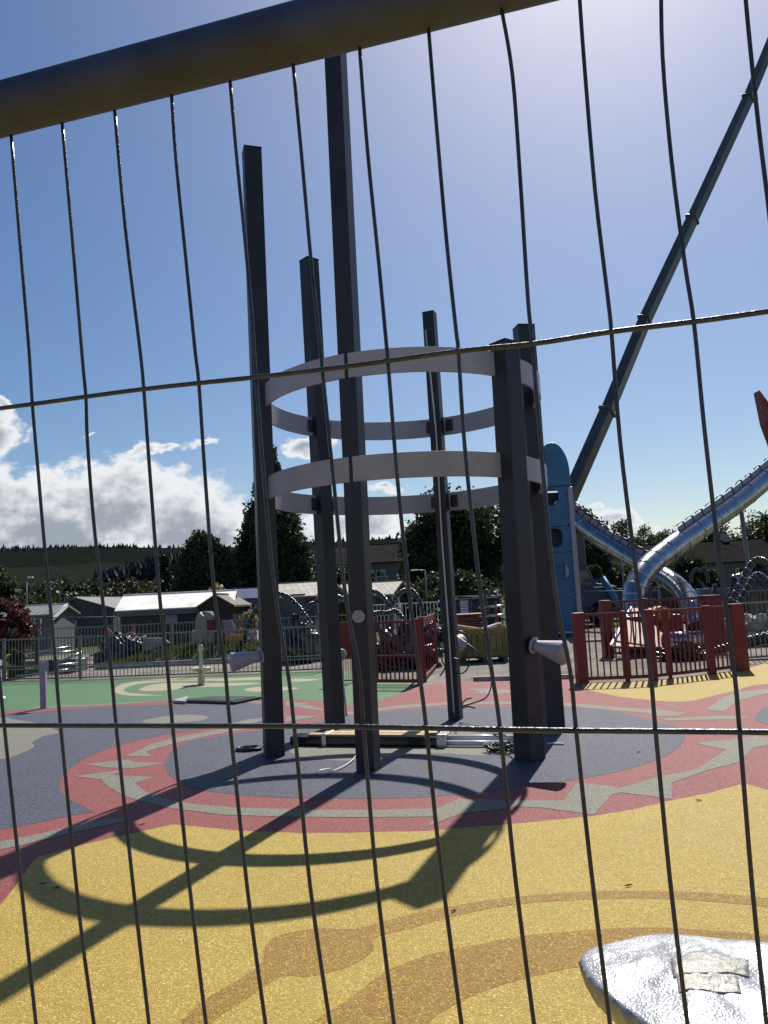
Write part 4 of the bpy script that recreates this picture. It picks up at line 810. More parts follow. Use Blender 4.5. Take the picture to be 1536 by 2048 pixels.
# lamp posts
def lamp(label, x, y, Y, arm):
    p = at(x, y, Y); T = thing('street_lamp', (p[0], Y, 0), label, 'street lamp', 'street lamps beyond the site'); mb = MB(); mb.tube([(p[0], Y, 0), (p[0], Y, p[2])], [.06, .04], 8); mb.build('pole', M['fence'], T)
    mb = MB(); mb.tube([(p[0], Y, p[2]), (p[0] + arm, Y, p[2] + .05)], .03, 6); mb.build('arm', M['fence'], T)
    mb = MB(); mb.box((p[0] + arm * 1.15, Y, p[2] + .04), (abs(arm) * .5 + .2, .16, .07)); mb.build('lamp_head', M['white'], T, bevel=.02)
lamp('grey street lamp left of the barn with a short pale head', 53, 1157, 42, .18); lamp('grey street lamp by the big broadleaf tree with an arm to the left', 850, 1141, 40, -.45)
for (x, y0, Y, lb) in [(1428, 1068, 48, 'thin pale pole standing right of the slide bend'), (1316, 1165, 30, 'thin grey pole between the two slide tubes'), (1243, 1118, 34, 'thin grey pole left of the slide bend')]:
    p = at(x, y0, Y); mb = MB(); mb.tube([(p[0], Y, 0), (p[0], Y, p[2])], [.05, .035], 8); mb.lathe((p[0], Y, p[2]), [(.04, 0), (.05, .02), (0, .06)], 8); tag(mb.build('pole', M['fence']), lb, 'pole', 'thin poles behind the slides')
# ------------------------------------------------------------------ blue slide tower
Y = 26.0; xl, _ = xz(1083, 1100, Y); xr, _ = xz(1155, 1100, Y); zt = xz(1115, 884, Y)[1]; cx = (xl + xr) / 2; wd = xr - xl
tw = thing('slide_tower', (cx, Y + .7, 0), 'tall blue slide tower with a rounded top and window openings', 'slide tower')
zc = lambda y, x=1120: xz(x, y, Y)[1]
sh = wd / 2
def front(z0, z1, holes=()):
    pass
# panels: a rounded head, then bands with openings between
hd = MB(); N = 20; zs = zc(945); pro = []
for k in range(N + 1):
    a = math.pi * k / N; pro.append((cx - sh * .92 * math.cos(a) - .0, Y, zs + (zt - zs) * math.sin(a)))
ring_ = [(cx - sh * .92, Y, zc(972))] + pro + [(cx + sh * .92, Y, zc(972))]
hd.prism(ring_, (0, 1.3, 0)); hd.build('head_shell', M['blue'], tw, bevel=.05)
def panel_with_hole(z0, z1, hz0, hz1, hx0, hx1, rnd=1.0, m='blue'):
    mb = MB(); x0, x1 = cx - sh * .86, cx + sh * .72
    if rnd:
        ccx, ccz = (hx0 + hx1) / 2, (hz0 + hz1) / 2; r = (hz1 - hz0) / 2; rx = (hx1 - hx0) / 2; n = 40; o = []; i_ = []
        for k in range(n):
            a = 2 * math.pi * k / n; c_, s_ = math.cos(a), math.sin(a); q = min((x1 - ccx) / max(c_, 1e-6) if c_ > 0 else (x0 - ccx) / min(c_, -1e-6), (z1 - ccz) / max(s_, 1e-6) if s_ > 0 else (z0 - ccz) / min(s_, -1e-6))
            o.append((ccx + c_ * q, ccz + s_ * q)); i_.append((ccx + math.copysign(abs(c_) ** rnd, c_) * rx, ccz + math.copysign(abs(s_) ** rnd, s_) * r))
        vs = [(a, Y, b) for a, b in o] + [(a, Y, b) for a, b in i_] + [(a, Y + .06, b) for a, b in o] + [(a, Y + .06, b) for a, b in i_]
        fs = []
        for k in range(n):
            j = (k + 1) % n; fs += [(k, j, n + j, n + k), (2 * n + k, 3 * n + k, 3 * n + j, 2 * n + j), (n + k, n + j, 3 * n + j, 3 * n + k), (k, 2 * n + k, 2 * n + j, j)]
        mb.add(vs, fs)
    else:
        for a, b, c, d in ((x0, hx0, z0, z1), (hx1, x1, z0, z1), (hx0, hx1, z0, hz0), (hx0, hx1, hz1, z1)):
            if b - a > .01 and d - c > .01: mb.box(((a + b) / 2, Y + .03, (c + d) / 2), (b - a, .06, d - c))
    return mb.build('panel', M[m], tw)
X = lambda x: xz(x, 1100, Y)[0]
panel_with_hole(zc(1052), zc(974), zc(1010), zc(975), X(1090), X(1125), .45); panel_with_hole(zc(1104), zc(1053), zc(1095), zc(1056), X(1092), X(1127), .6)
panel_with_hole(zc(1190), zc(1105), zc(1161), zc(1125), X(1101), X(1136), 1.0)
mb = MB(); mb.box((cx - sh * .07, Y + .03, (zc(1191) + zc(1268)) / 2), (sh * 1.58, .06, zc(1191) - zc(1268))); mb.build('panel', M['blue'], tw)
mb = MB(); mb.box((cx - sh * .07, Y + .62, zc(1035)), (sh * 1.5, .05, zc(980) - zc(1090))); mb.build('net_screen', M['charcoal'], tw)
for (sx, sy) in ((-1, 0), (1, 0), (-1, 1), (1, 1)):
    mb = MB(); mb.box((cx + sx * sh * .86 - (0 if sx < 0 else .02), Y - .02 + 1.25 * sy, zc(975) / 2), (.16, .16, zc(975))); mb.build('corner_post', M['tube'], tw, bevel=.02)
mb = MB(); mb.box((cx, Y + 1.27, zc(1120) / 2 + .3), (sh * 1.5, .05, zc(1000) * .8)); mb.build('back_panel', M['blue'], tw)
for zz in (zc(1013), zc(1104)): mb = MB(); mb.box((cx, Y + .65, zz), (sh * 1.6, 1.2, .08)); mb.build('deck', M['charcoal'], tw)
mb = MB(); mb.lathe((cx - .05, Y - .1, 0), [(.0, .13), (.5, .13), (.62, .05), (.62, 0)], 24); mb.build('base', M['charcoal'], tw)
mb = MB(); mb.box((cx - .05, Y - .5, .16), (.75, .03, .05)); mb.build('step_edge', M['white'], tw)

# ------------------------------------------------------------------ stainless tube slides
def slide(label, P, r_of, ribs, strips):
    pts = [at(x, y, Y) for x, y, Y in P]; sp = spline(pts, 14); T = thing('tube_slide', (pts[-1][0], pts[-1][1], 0), label, 'slide')
    n = len(sp); rr = [np.interp(i / (n - 1), [0, 1], r_of) for i in range(n)]
    mb = MB(); mb.tube(sp, rr, 28, cap=False); mb.build('tube', M['steel'], T)
    step = max(2, n // ribs)
    for i in range(2, n - 1, step):
        d = Vector(sp[min(i + 1, n - 1)]) - Vector(sp[i - 1]); d.normalize(); c_ = Vector(sp[i]); mb = MB(); mb.tube([c_ - d * .018, c_ - d * .018, c_ + d * .018, c_ + d * .018], [rr[i], rr[i] * 1.045, rr[i] * 1.045, rr[i]], 28, cap=False); mb.build('flange', M['steel'], T)
    return T, sp, rr
s1, sp1, rr1 = slide('stainless tube slide dropping from the blue tower down to the right exit', [(1120, 1005, 26.6), (1150, 1040, 26.2), (1200, 1078, 25.6), (1255, 1112, 25), (1310, 1142, 24.2), (1355, 1172, 23), (1380, 1205, 22), (1388, 1232, 21.6), (1394, 1256, 21.3)], (.29, .27), 14, 5)
s2, sp2, rr2 = slide('stainless tube slide curving in from the upper right down to the left exit', [(1700, 800, 30), (1620, 880, 28.5), (1536, 952, 27), (1470, 1006, 25.6), (1400, 1056, 24.3), (1340, 1098, 23.2), (1295, 1135, 22.3), (1271, 1172, 21.8), (1267, 1210, 21.5), (1275, 1244, 21.2)], (.40, .27), 18, 5)
def parapet(T, sp, rr, i0, i1, every):
    for i in range(i0, i1, every):                  # open section: raised clear side shields held by dark clips
        c_ = Vector(sp[i]); d = (Vector(sp[i + 1]) - c_).normalized(); u_ = (Vector((0, 0, 1)) - d * d.z).normalized(); mb = MB()
        p0 = c_ + u_ * rr[i] * .8 - Vector((0, rr[i] * .3, 0)); mb.bar(p0, p0 + u_ * rr[i] * .75, .05, .03); mb.tube([p0 + u_ * rr[i] * .7, p0 + u_ * rr[i] * .8 + d * .2, p0 + u_ * rr[i] * .7 + d * .42], .018, 6); mb.build('shield_clip', M['charcoal'], T)
    mb = MB(); vs = []
    for i in range(i0, i1):
        c_ = Vector(sp[i]); d = (Vector(sp[i + 1]) - c_).normalized(); u_ = (Vector((0, 0, 1)) - d * d.z).normalized(); a = c_ + u_ * rr[i] * .8 - Vector((0, rr[i] * .32, 0)); vs += [a, a + u_ * rr[i] * .55]
    k = len(vs) // 2; mb.add(vs, [(2 * i, 2 * i + 2, 2 * i + 3, 2 * i + 1) for i in range(k - 1)], True); mb.build('side_shield', M['lilac'], T)
parapet(s1, sp1, rr1, 8, 54, 4); parapet(s2, sp2, rr2, 10, 66, 4)
def chute(T, sp, x, y, Y):
    e = Vector(sp[-1]); p = Vector(at(x, y, Y)); mb = MB(); m = (e + p) / 2 + Vector((0, 0, -.12)); pth = [e, m, p]; vs = []
    for i, c_ in enumerate(pth):
        for k in range(9):
            a = math.pi * (1 + k / 8); vs.append((c_.x + .3 * math.cos(a), c_.y, c_.z + .24 * math.sin(a) + .1))
    mb.add(vs, [(i * 9 + k, i * 9 + k + 1, (i + 1) * 9 + k + 1, (i + 1) * 9 + k) for i in range(2) for k in range(8)], True); o = mb.build('exit_chute', M['steel'], T); so_ = o.modifiers.new('solid', 'SOLIDIFY'); so_.thickness = .02
    for s_ in (-1, 1): mb = MB(); mb.tube([m + Vector((s_ * .25, 0, -.1)), (m.x + s_ * .25, m.y, 0)], .035, 8); mb.build('leg', M['steel'], T)
chute(s1, sp1, 1402, 1296, 20.4); chute(s2, sp2, 1262, 1290, 20.2)
# legs of the high slide out of its line
for i in (20, 40): q = sp2[i]; mb = MB(); mb.tube([q, (q[0] + .3, q[1] + .4, 0)], .07, 10); mb.build('leg', M['fence'], s2)
# red tower top at the right edge
p = at(1560, 900, 30); T = thing('red_tower', (p[0], 30.5, 0), 'dark red and black tower with a pointed top, cut by the right edge', 'play tower')
zt_ = at(1522, 780, 30)[2]; x0 = at(1521, 800, 30)[0]
mb = MB(); mb.prism([(x0, 30, zt_), (x0 + .55, 30, zt_ - .9), (x0 + 1.2, 30, zt_ - 1.2), (x0 + 1.2, 30, zt_ - 2.4), (x0 + .35, 30, zt_ - 2.2), (x0 + .12, 30, zt_ - 1.3)], (0, .5, 0)); mb.build('pointed_roof', M['rusty'], T)
mb = MB(); mb.prism([(x0 + .2, 29.95, zt_ - 1.25), (x0 + .5, 29.95, zt_ - 1.7), (x0 + 1.2, 29.95, zt_ - 2.0), (x0 + 1.2, 29.95, zt_ - 3.0), (x0 + .38, 29.95, zt_ - 2.25)], (0, .6, 0)); mb.build('charcoal_panel', M['charcoal'], T)  # charcoal panel set below the pointed roof
for dx in (.6, 2.2): mb = MB(); mb.tube([(x0 + dx, 30.3, 0), (x0 + dx, 30.3, zt_ - 2)], .12, 10); mb.build('leg', M['charcoal'], T)

# ------------------------------------------------------------------ mobile crane behind the blue tower
Y = 33.0; b0 = at(1098, 1088, Y); e_ = at(1640, -150, 40); CRN = thing('crane_truck', (at(1150, 1200, Y)[0], Y, 0), 'blue crane truck behind the blue tower, its long grey boom raised to the right', 'crane')
cuts = [at(1215, 822, Y + 1.6), at(1290, 640, Y + 3.0), at(1385, 438, Y + 4.4), at(1497, 196, Y + 5.6), e_]
prev = Vector(b0); ws = [.62, .58, .55, .52, .49]
for i, c_ in enumerate(cuts):
    c_ = Vector(c_); mb = MB(); mb.bar(prev, c_, ws[i] * .8, ws[i], rad(28)); o = mb.build('boom_section', M['boom'], CRN, bevel=.04)
    if i < 4:
        d = (c_ - prev).normalized(); mb = MB(); mb.bar(c_ - d * .1, c_ + d * .04, ws[i] * 1.0, ws[i] * 1.18, rad(28)); mb.build('collar', M['boom'], o, bevel=.02)
    prev = c_
tx, tz = xz(1128, 1040, Y); mb = MB(); mb.box((xz(1112, 1040, Y)[0], Y - .3, 2.9), (1.75, 1.6, 2.2)); mb.build('turret', M['boom'], CRN, bevel=.08)
x0 = xz(1040, 1200, Y)[0]; x1 = xz(1216, 1200, Y)[0]
mb = MB(); mb.box(((x0 + x1) / 2 - .6, Y, 1.05), (x1 - x0 - .9, 2.2, .5)); mb.build('chassis', M['bluedark'], CRN, bevel=.05)
cabx = xz(1182, 1200, Y)[0]
mb = MB(); hb = [(cabx - .85, 0.75), (cabx - .85, 2.35), (cabx - .35, 2.42), (cabx - .05, 1.75), (cabx + .75, 1.6), (cabx + .85, 1.45), (cabx + .85, .75)]; mb.prism([(a, Y - 1.15, b) for a, b in hb], (0, 2.3, 0)); cab = mb.build('cab', M['bluedark'], CRN, bevel=.05)
mb = MB(); mb.prism([(cabx - .72, Y - 1.17, 1.65), (cabx - .72, Y - 1.17, 2.25), (cabx - .40, Y - 1.17, 2.28), (cabx - .15, Y - 1.17, 1.68)], (0, .02, 0)); mb.build('window', M['glass'], cab)
mb = MB(); mb.box((cabx + .3, Y - 1.18, 1.58), (.9, .05, .05)); mb.build('trim', M['white'], cab)
mb = MB(); mb.tube([(cabx + .35, Y - 1.2, 1.75), (cabx + .2, Y - 1.25, 1.95), (cabx + .55, Y - 1.35, 1.2), (cabx + .7, Y - 1.35, .7)], .14, 12); mb.build('outrigger', M['blue'], CRN)
for wx in (cabx + .1, cabx - 2.1, cabx - 3.2):
    mb = MB(); mb.tube([(wx, Y - 1.15, .5), (wx, Y - 1.15, .5), (wx, Y - .8, .5), (wx, Y - .8, .5)], [.3, .5, .5, .3], 28); wh = mb.build('wheel', M['black'], CRN); mb = MB(); mb.cyl((wx, Y - 1.17, .5), (wx, Y - 1.12, .5), .26, n=20); mb.build('rim', M['boom'], wh)

# ------------------------------------------------------------------ black corrugated hoops
def hoop(label, P, Y, r, rib=True, cat='hoop', m='blackgloss', name='climbing_hoop'):
    pts = spline([at(x, y, Y) for x, y in P], 10); n = len(pts); T = thing(name, (pts[0][0], Y, 0), label, cat, 'black climbing hoops about the site')
    fine = []; rr = []
    for i in range(n - 1):
        for k in range(4):
            fine.append(pts[i] + (pts[i + 1] - pts[i]) * k / 4); rr.append(r * (1.0 if (len(fine) // 3) % 2 else .80))
    mb = MB(); mb.tube(fine, rr, 14); nf = len(mb.f); i = 0
    while i < len(fine) - 5:
        if (i // 5) % 3 == 0: mb.tube(fine[i:i + 4], [r * 1.03] * 4, 14)  # grey bands: broken reflections on the black tube, put in as colour
        i += 5
    o = mb.build('pipe', M[m], T); o.data.materials.append(M['glintgrey'])
    for p_ in o.data.polygons:
        if p_.index >= nf: p_.material_index = 1
    return T
hoop('glint-striped hoop left of centre rising behind the left front post', [(488, 1290), (493, 1262), (503, 1235), (522, 1206), (548, 1188), (572, 1192), (592, 1208), (608, 1228), (630, 1262)], 22.5, .075)
hoop('glint-striped hoop seen between the left and centre posts', [(612, 1222), (620, 1210), (632, 1204), (650, 1190), (672, 1192), (700, 1206), (712, 1232)], 22, .07)
hoop('glint-striped hoop partly behind the central front post', [(730, 1180), (752, 1184), (768, 1196), (778, 1214), (784, 1240)], 23, .075)
hoop('tall glint-striped arch above the red gate', [(782, 1242), (784, 1214), (794, 1192), (808, 1181), (822, 1180), (834, 1192), (843, 1214), (847, 1242)], 23, .07)
hoop('low black hoop above the red gate, under the tall arch', [(740, 1232), (756, 1226), (775, 1226), (790, 1222), (802, 1232), (808, 1245)], 22, .08)
hoop('large ladder-like glint-striped hoop leaning at the right edge', [(1448, 1240), (1462, 1205), (1482, 1168), (1503, 1128), (1520, 1120), (1540, 1132), (1560, 1160)], 21, .10)
hoop('second glint-striped hoop under the large one at the right edge', [(1478, 1206), (1495, 1176), (1512, 1150), (1530, 1158), (1545, 1180)], 21.5, .09)
hoop('small black loop above the site banner', [(1382, 1165), (1383, 1150), (1392, 1138), (1402, 1142), (1408, 1136), (1414, 1150), (1416, 1166)], 25, .055)
hoop('black pipe arc standing beside the banner', [(1418, 1215), (1424, 1198), (1430, 1180), (1428, 1168)], 24, .07)
hoop('black pipe arc at the foot of the slide bend', [(1310, 1220), (1300, 1200), (1298, 1186), (1308, 1172)], 24, .06)
hoop('thin black hoop above the crate at the tower post', [(975, 1228), (973, 1208), (970, 1192), (973, 1180), (978, 1192)], 20, .035)
def heap(name, label, cat, c, size, m, n=900, bumps=9.0, amp=.16, seed=0, block=1.0):
    """a lumpy heap: dense blob with folds"""
    T = thing(name, (c[0], c[1], 0), label, cat); mb = MB(); NU, NV = 64, 32; vs = []
    for j in range(NV + 1):
        ph = math.pi / 2 * j / NV
        for i in range(NU):
            th = 2 * math.pi * i / NU; d = Vector((math.cos(th) * math.cos(ph), math.sin(th) * math.cos(ph), math.sin(ph)))
            k = 1 + amp * (math.sin(d.x * bumps + seed) * math.sin(d.y * bumps * 1.1 + seed * 2) + .8 * math.sin(d.z * bumps * 1.6 + d.x * bumps * .7 + seed * 3) + .5 * math.sin(th * bumps * 1.3 + ph * bumps * 2.2))
            e_xy = max(1e-6, math.hypot(d.x, d.y)) ** (block - 1); vs.append((c[0] + e_xy * d.x * size[0] * k, c[1] + e_xy * d.y * size[1] * k, max(0, d.z) ** block * size[2] * k))
    mb.add(vs, [(j * NU + i, j * NU + (i + 1) % NU, (j + 1) * NU + (i + 1) % NU, (j + 1) * NU + i) for j in range(NV) for i in range(NU)], True); mb.build('heap', m, T)
    return T
# ------------------------------------------------------------------ yard objects: centre
p = gr(868, 1311); r_ = thing('netting_roll', (p[0], p[1], 0), 'glinting black and white roll of netting beside the red return panel', 'netting')
for k in range(26):
    a = rng.random() * 6.28; rr_ = rng.uniform(.10, .2); h_ = rng.uniform(.1, .72); w_ = .30 * (1 - .35 * h_); c_ = Vector((p[0] + rng.uniform(-w_, w_), p[1] + rng.uniform(-.25, .25), h_)); t1 = rng.random() * 3.14
    ax = Vector((math.cos(t1), math.sin(t1) * .6, rng.uniform(-.5, .5))).normalized(); u_ = ax.orthogonal().normalized(); v_ = ax.cross(u_)
    pts = [c_ + (u_ * math.cos(q * .45) + v_ * math.sin(q * .45)) * rr_ + ax * .004 * q for q in range(30)]
    mb = MB(); mb.tube(pts, .032, 8); mb.build('coil', M['blackgloss'] if k % 4 else M['conduit'], r_)
# wooden crate on a pallet
Y = 17.6; x0, _ = xz(918, 1280, Y); x1, _ = xz(1017, 1280, Y); zt = xz(980, 1256, Y)[1]; CR = thing('crate', ((x0 + x1) / 2, Y + .45, 0), 'green timber crate full of offcuts on a pallet behind the tower', 'crate'); wd = x1 - x0; xc = (x0 + x1) / 2
mb = MB(); z0 = .13
for i in range(8): mb.box((x0 + wd * (i + .5) / 8, Y, (z0 + zt) / 2), (wd / 8 - .012, .02, zt - z0))
mb.build('front_boards', M['olive'], CR)
mb = MB()
for i in range(5): mb.box((x0 + .012, Y + .1 + .17 * i, (z0 + zt) / 2), (.02, .155, zt - z0)); mb.box((x1 - .012, Y + .1 + .17 * i, (z0 + zt) / 2), (.02, .155, zt - z0))
mb.build('end_boards', M['olive'], CR)
mb = MB(); mb.box((xc, Y + .9, (z0 + zt) / 2), (wd, .02, zt - z0)); mb.build('back_boards', M['olive'], CR)
for zz in (z0 + .06, zt - .05): mb = MB(); mb.box((xc, Y - .022, zz), (wd + .02, .022, .075)); mb.build('batten', M['olive'], CR)
for xx in (x1 - .03, x0 + .03, x0 + wd * .3): mb = MB(); mb.box((xx, Y - .045, (z0 + zt) / 2), (.07, .022, zt - z0 - .02)); mb.build('batten', M['olive'], CR)
mb = MB()
for i in range(3): mb.box((x0 + wd * (.08 + .42 * i), Y + .45, .05), (.1, .95, .1))
mb.box((xc, Y + .45, .115), (wd, .95, .025)); mb.build('pallet', M['boards'], CR)
mb = MB(); mb.box((xc, Y + .45, zt - .12), (wd - .06, .85, .02)); mb.build('fill', M['rusty'], CR)
for (dx, w_, h_, a, mm, lb) in ((-.28, .5, .10, .2, 'timber', 'pale offcut lying in the left of the timber crate'), (.20, .42, .10, -.25, 'plastic', 'white folded sheet sticking out of the timber crate'), (.42, .25, .12, .4, 'cardboard', 'pinkish board offcut at the right corner of the crate')):
    mb = MB(); mb.box((xc + dx * wd, Y + .3, zt + .02), (w_, .25, h_ * .6), M=Matrix.Rotation(a, 3, 'Y') @ Matrix.Rotation(.3, 3, 'Z')); tag(mb.build('offcut', M[mm], bevel=.01), lb, 'offcut')
# stack of red steel members behind
for k in range(4):
    z = .62 + k * .13; x0, _ = xz(912, 1240, 20.5); x1, _ = xz(968, 1240, 20.5); mb = MB(); mb.box(((x0 + x1) / 2, 20.5, z), (x1 - x0, .9, .04)); mb.box(((x0 + x1) / 2, 20.6, z - .05), (x1 - x0 - .05, .7, .06))
    tag(mb.build('steel_rack', M['rusty'], bevel=.008), ['lowest red steel tray of the stack behind the crate', 'second red steel tray up in the stack behind the crate', 'third red steel tray up in the stack behind the crate', 'topmost red steel tray of the stack behind the crate'][k], 'steel tray', 'red steel trays stacked behind the crate')
mb = MB(); mb.box(((x0 + x1) / 2, 20.5, .27), (x1 - x0 - .1, .8, .54)); tag(mb.build('pallet_block', M['boards'], bevel=.01), 'weathered timber block carrying the stacked red trays', 'block')
p = at(928, 1214, 24.0); T = thing('site_notice', (p[0], 23.95, 0), 'white and blue notice board on the mesh fence above the crate', 'sign'); mb = MB(); mb.box((p[0], 23.93, p[2]), (.26, .02, .42)); bd = mb.build('board', M['lilac'], T); mb = MB()
for i in range(4): mb.box((p[0], 23.917, p[2] + .13 - .09 * i), (.2 - .03 * (i % 2), .004, .025))
mb.build('lettering', M['plastic'], bd)
p = at(992, 1215, 20); T = thing('post_rack', (p[0], 20, 0), 'dark rack with red and silver bars right of the steel trays', 'rack')
for dx in (-.28, 0, .26): mb = MB(); mb.box((p[0] + dx, 20, .65), (.07, .07, 1.3 + .2 * dx)); mb.build('upright', M['rusty'], T)
for z in (.95, 1.18): mb = MB(); mb.tube([(p[0] - .45, 19.94, z), (p[0] + .45, 19.94, z + .03)], .03, 8); mb.build('bar', M['steel'], T)
# silver and black clutter behind red gate and left posts
p = at(590, 1270, 20); heap('foil_heap', 'glinting silver and black plastic heap behind the left railing', 'heap', (p[0], 20.3), (.5, .4, .95), M['blackgloss'], bumps=7, amp=.2, seed=1.3)
p = at(800, 1300, 17); heap('plastic_heap', 'dark glossy plastic heap seen through the red gate', 'heap', (p[0], 17.2), (.75, .5, .75), M['blackgloss'], bumps=11, amp=.22, seed=.4)
p = at(635, 1305, 22); heap('rubble_heap', 'low heap of pale rubble behind the railing between the posts', 'heap', (p[0], 22), (1.3, .5, .62), M['rock'], bumps=14, amp=.18, seed=2.2)
p = at(410, 1300, 22.6); heap('covered_pile', 'tall pile under a beige tarpaulin in front of the boarded shed', 'pile', (p[0], 22.8), (.40, .3, 1.25), M['tarp'], bumps=4, amp=.09, seed=.9, block=.45)
p = at(240, 1310, 23); heap('wrapped_pile', 'dark blue plastic wrapped pile behind the red and white tape', 'pile', (p[0], 23.2), (.8, .5, .8), M['wraps'], bumps=8, amp=.12, seed=3.1)
p = at(320, 1300, 22.9); mb = MB(); mb.prism([(p[0] - .55, 22.9, .3), (p[0] + .3, 22.9, .55), (p[0] + .1, 22.9, .72), (p[0] - .5, 22.9, .74)], (0, .08, 0)); tag(mb.build('stone_slab', M['rock'], bevel=.02), 'pale stone slab leaning on the grass bank left of the tarpaulin', 'slab')
for (q, m, name, lb, cat) in [([(452, 1270), (488, 1268), (488, 1282), (452, 1306)], 'orange', 'board', 'slanted orange board behind the railing left of the front post', 'board'), ([(446, 1243), (463, 1240), (470, 1255), (468, 1273), (448, 1270)], 'lilac', 'board', 'lilac grey board standing above the orange board', 'board')]:
    P = [at(x, y, 22.7 if m == 'lilac' else 22.5) for x, y in q]; mb = MB(); mb.prism(P, (0, .05, 0)); tag(mb.build(name, M[m], bevel=.006), lb, cat)
p = at(503, 1272, 22.8); T = thing('tank_cage', (p[0], 22.8, 0), 'white plastic tank with a brown cage beside the orange board', 'tank'); mb = MB(); mb.box((p[0], 23.0, p[2] * .5 + .15), (.30, .3, p[2] + .1)); mb.build('tank', M['plastic'], T, bevel=.03)
mb = MB(); zt = p[2] + .2
for k in (.15, .5, .85): mb.box((p[0], 22.83, zt * k), (.34, .02, .025))
mb.bar((p[0] - .14, 22.82, zt * .5), (p[0] + .14, 22.82, zt * .9), .03, .02); mb.bar((p[0] + .14, 22.815, zt * .5), (p[0] - .14, 22.815, zt * .9), .03, .02); mb.build('cage', M['rusty'], T)
p = at(430, 1235, 22.2); T = thing('coat_stake', (p[0], 22.2, 0), 'stake with dark red cloth hanging on it beside the beige tarpaulin', 'stake'); mb = MB(); mb.tube([(p[0], 22.2, 0), (p[0] + .02, 22.2, p[2] + .1)], .05, 8); mb.build('stake', M['bark'], T)
mb = MB(); vs = []
for i in range(9):
    for j in range(9): u_, v_ = i / 8, j / 8; vs.append((p[0] - .22 + .42 * u_, 22.14 - .05 * math.sin(u_ * 7), p[2] - .05 - v_ * (.42 - .12 * math.sin(u_ * 3.14))))
mb.add(vs, [(i * 9 + j, (i + 1) * 9 + j, (i + 1) * 9 + j + 1, i * 9 + j + 1) for i in range(8) for j in range(8)], True); o = mb.build('cloth', mat('dark_red_cloth', (.13, .02, .025), .8), T); o.modifiers.new('solid', 'SOLIDIFY').thickness = .02
# barrier tape flag
P = [(213, 1262), (226, 1272), (236, 1284), (250, 1276), (262, 1270), (272, 1275)]; sp = spline([at(x, y, 23.9) for x, y in P], 6); mb = MB(); vs = []
for i, c_ in enumerate(sp): vs += [(c_[0], c_[1] + .04 * math.sin(i * .9), c_[2] + .10), (c_[0] + .02, c_[1] + .05 * math.sin(i * .9 + 1), c_[2] - .13 - .03 * math.sin(i))]
mb.add(vs, [(2 * i, 2 * i + 2, 2 * i + 3, 2 * i + 1) for i in range(len(sp) - 1)], True); T = thing('barrier_netting', (sp[0][0], 23.9, 0), 'sagging red and white barrier netting above the dark wrapped pile', 'netting'); o = mb.build('netting', M['pinkflag'], T); o.modifiers.new('solid', 'SOLIDIFY').thickness = .01
mb = MB(); mb.tube([at(212, 1264, 23.92), at(220, 1271, 23.92)], .03, 8); mb.build('rope', M['plastic'], T); mb = MB(); mb.tube([at(268, 1273, 23.9), at(280, 1276, 23.9), at(292, 1272, 23.9)], .02, 6); mb.build('rope', M['plastic'], T)
# long silver pipes left
prs = [((42, 1308), (140, 1294), 22), ((115, 1326), (165, 1304), 20.5), ((35, 1337), (160, 1327), 20.2), ((66, 1312), (150, 1302), 21.5), ((100, 1333), (170, 1318), 20.8), ((30, 1353), (160, 1337), 18.9)]
lbs = ['silver pipe topmost at the back of the pipe stack behind the speaking post', 'bright silver pipe slanting up just right of the speaking post horn', 'long silver pipe low behind the yellow bin', 'silver pipe in the middle of the stack behind the speaking post', 'silver pipe low at the right end of the stack', 'pale edging pipe lying in front of the yellow bin']
for (a, b, Y_), lb in zip(prs, lbs):
    a3, b3 = at(*a, Y_), at(*b, Y_ + .4); mb = MB(); mb.tube([a3, b3], .036, 12); tag(mb.build('metal_pipe', M['steel']), lb, 'pipe', 'silver pipes stacked behind the railing')
a3 = at(100, 1318, 21.2); mb = MB(); mb.box((a3[0], 21.2, .18), (1.7, .9, .36)); tag(mb.build('pipe_pallet', M['boards'], bevel=.02), 'low timber pallet under the silver pipes', 'pallet')
p = gr(23, 1342); hb = at(23, 1309, p[1])[2]; T = thing('wheelie_bin', (p[0], p[1], 0), 'yellow bin with a domed lid behind the railing at far left', 'bin')
mb = MB(); mb.lathe((p[0], p[1], 0), [(0, .02), (.13, .02), (.15, hb * .55), (.165, hb * .9)], 24, 1, .9); mb.build('body', M['bin'], T); mb = MB(); mb.lathe((p[0], p[1], 0), [(.17, hb * .88), (.175, hb * .95), (.12, hb * 1.02), (0, hb * 1.05)], 24, 1, .9); mb.build('lid', M['bin'], T)
mb = MB(); mb.box((p[0] + .155, p[1] - .05, hb * .45), (.025, .05, hb * .85)); mb.build('handle', M['yellowbar'], T)
p = at(74, 1310, 20.5); T = thing('green_post', (p[0], 20.5, 0), 'dark green square post behind the railing beside the yellow bin', 'post'); mb = MB(); mb.box((p[0], 20.5, .58), (.1, .1, 1.16)); mb.build('post', M['greenwall'], T, bevel=.01); mb = MB(); mb.tube([(p[0] - .02, 20.5, 1.1), (p[0] + .02, 20.48, 1.3), (p[0] + .12, 20.46, 1.32), (p[0] + .16, 20.46, 1.15)], .02, 6); mb.build('hook', M['galv'], T)

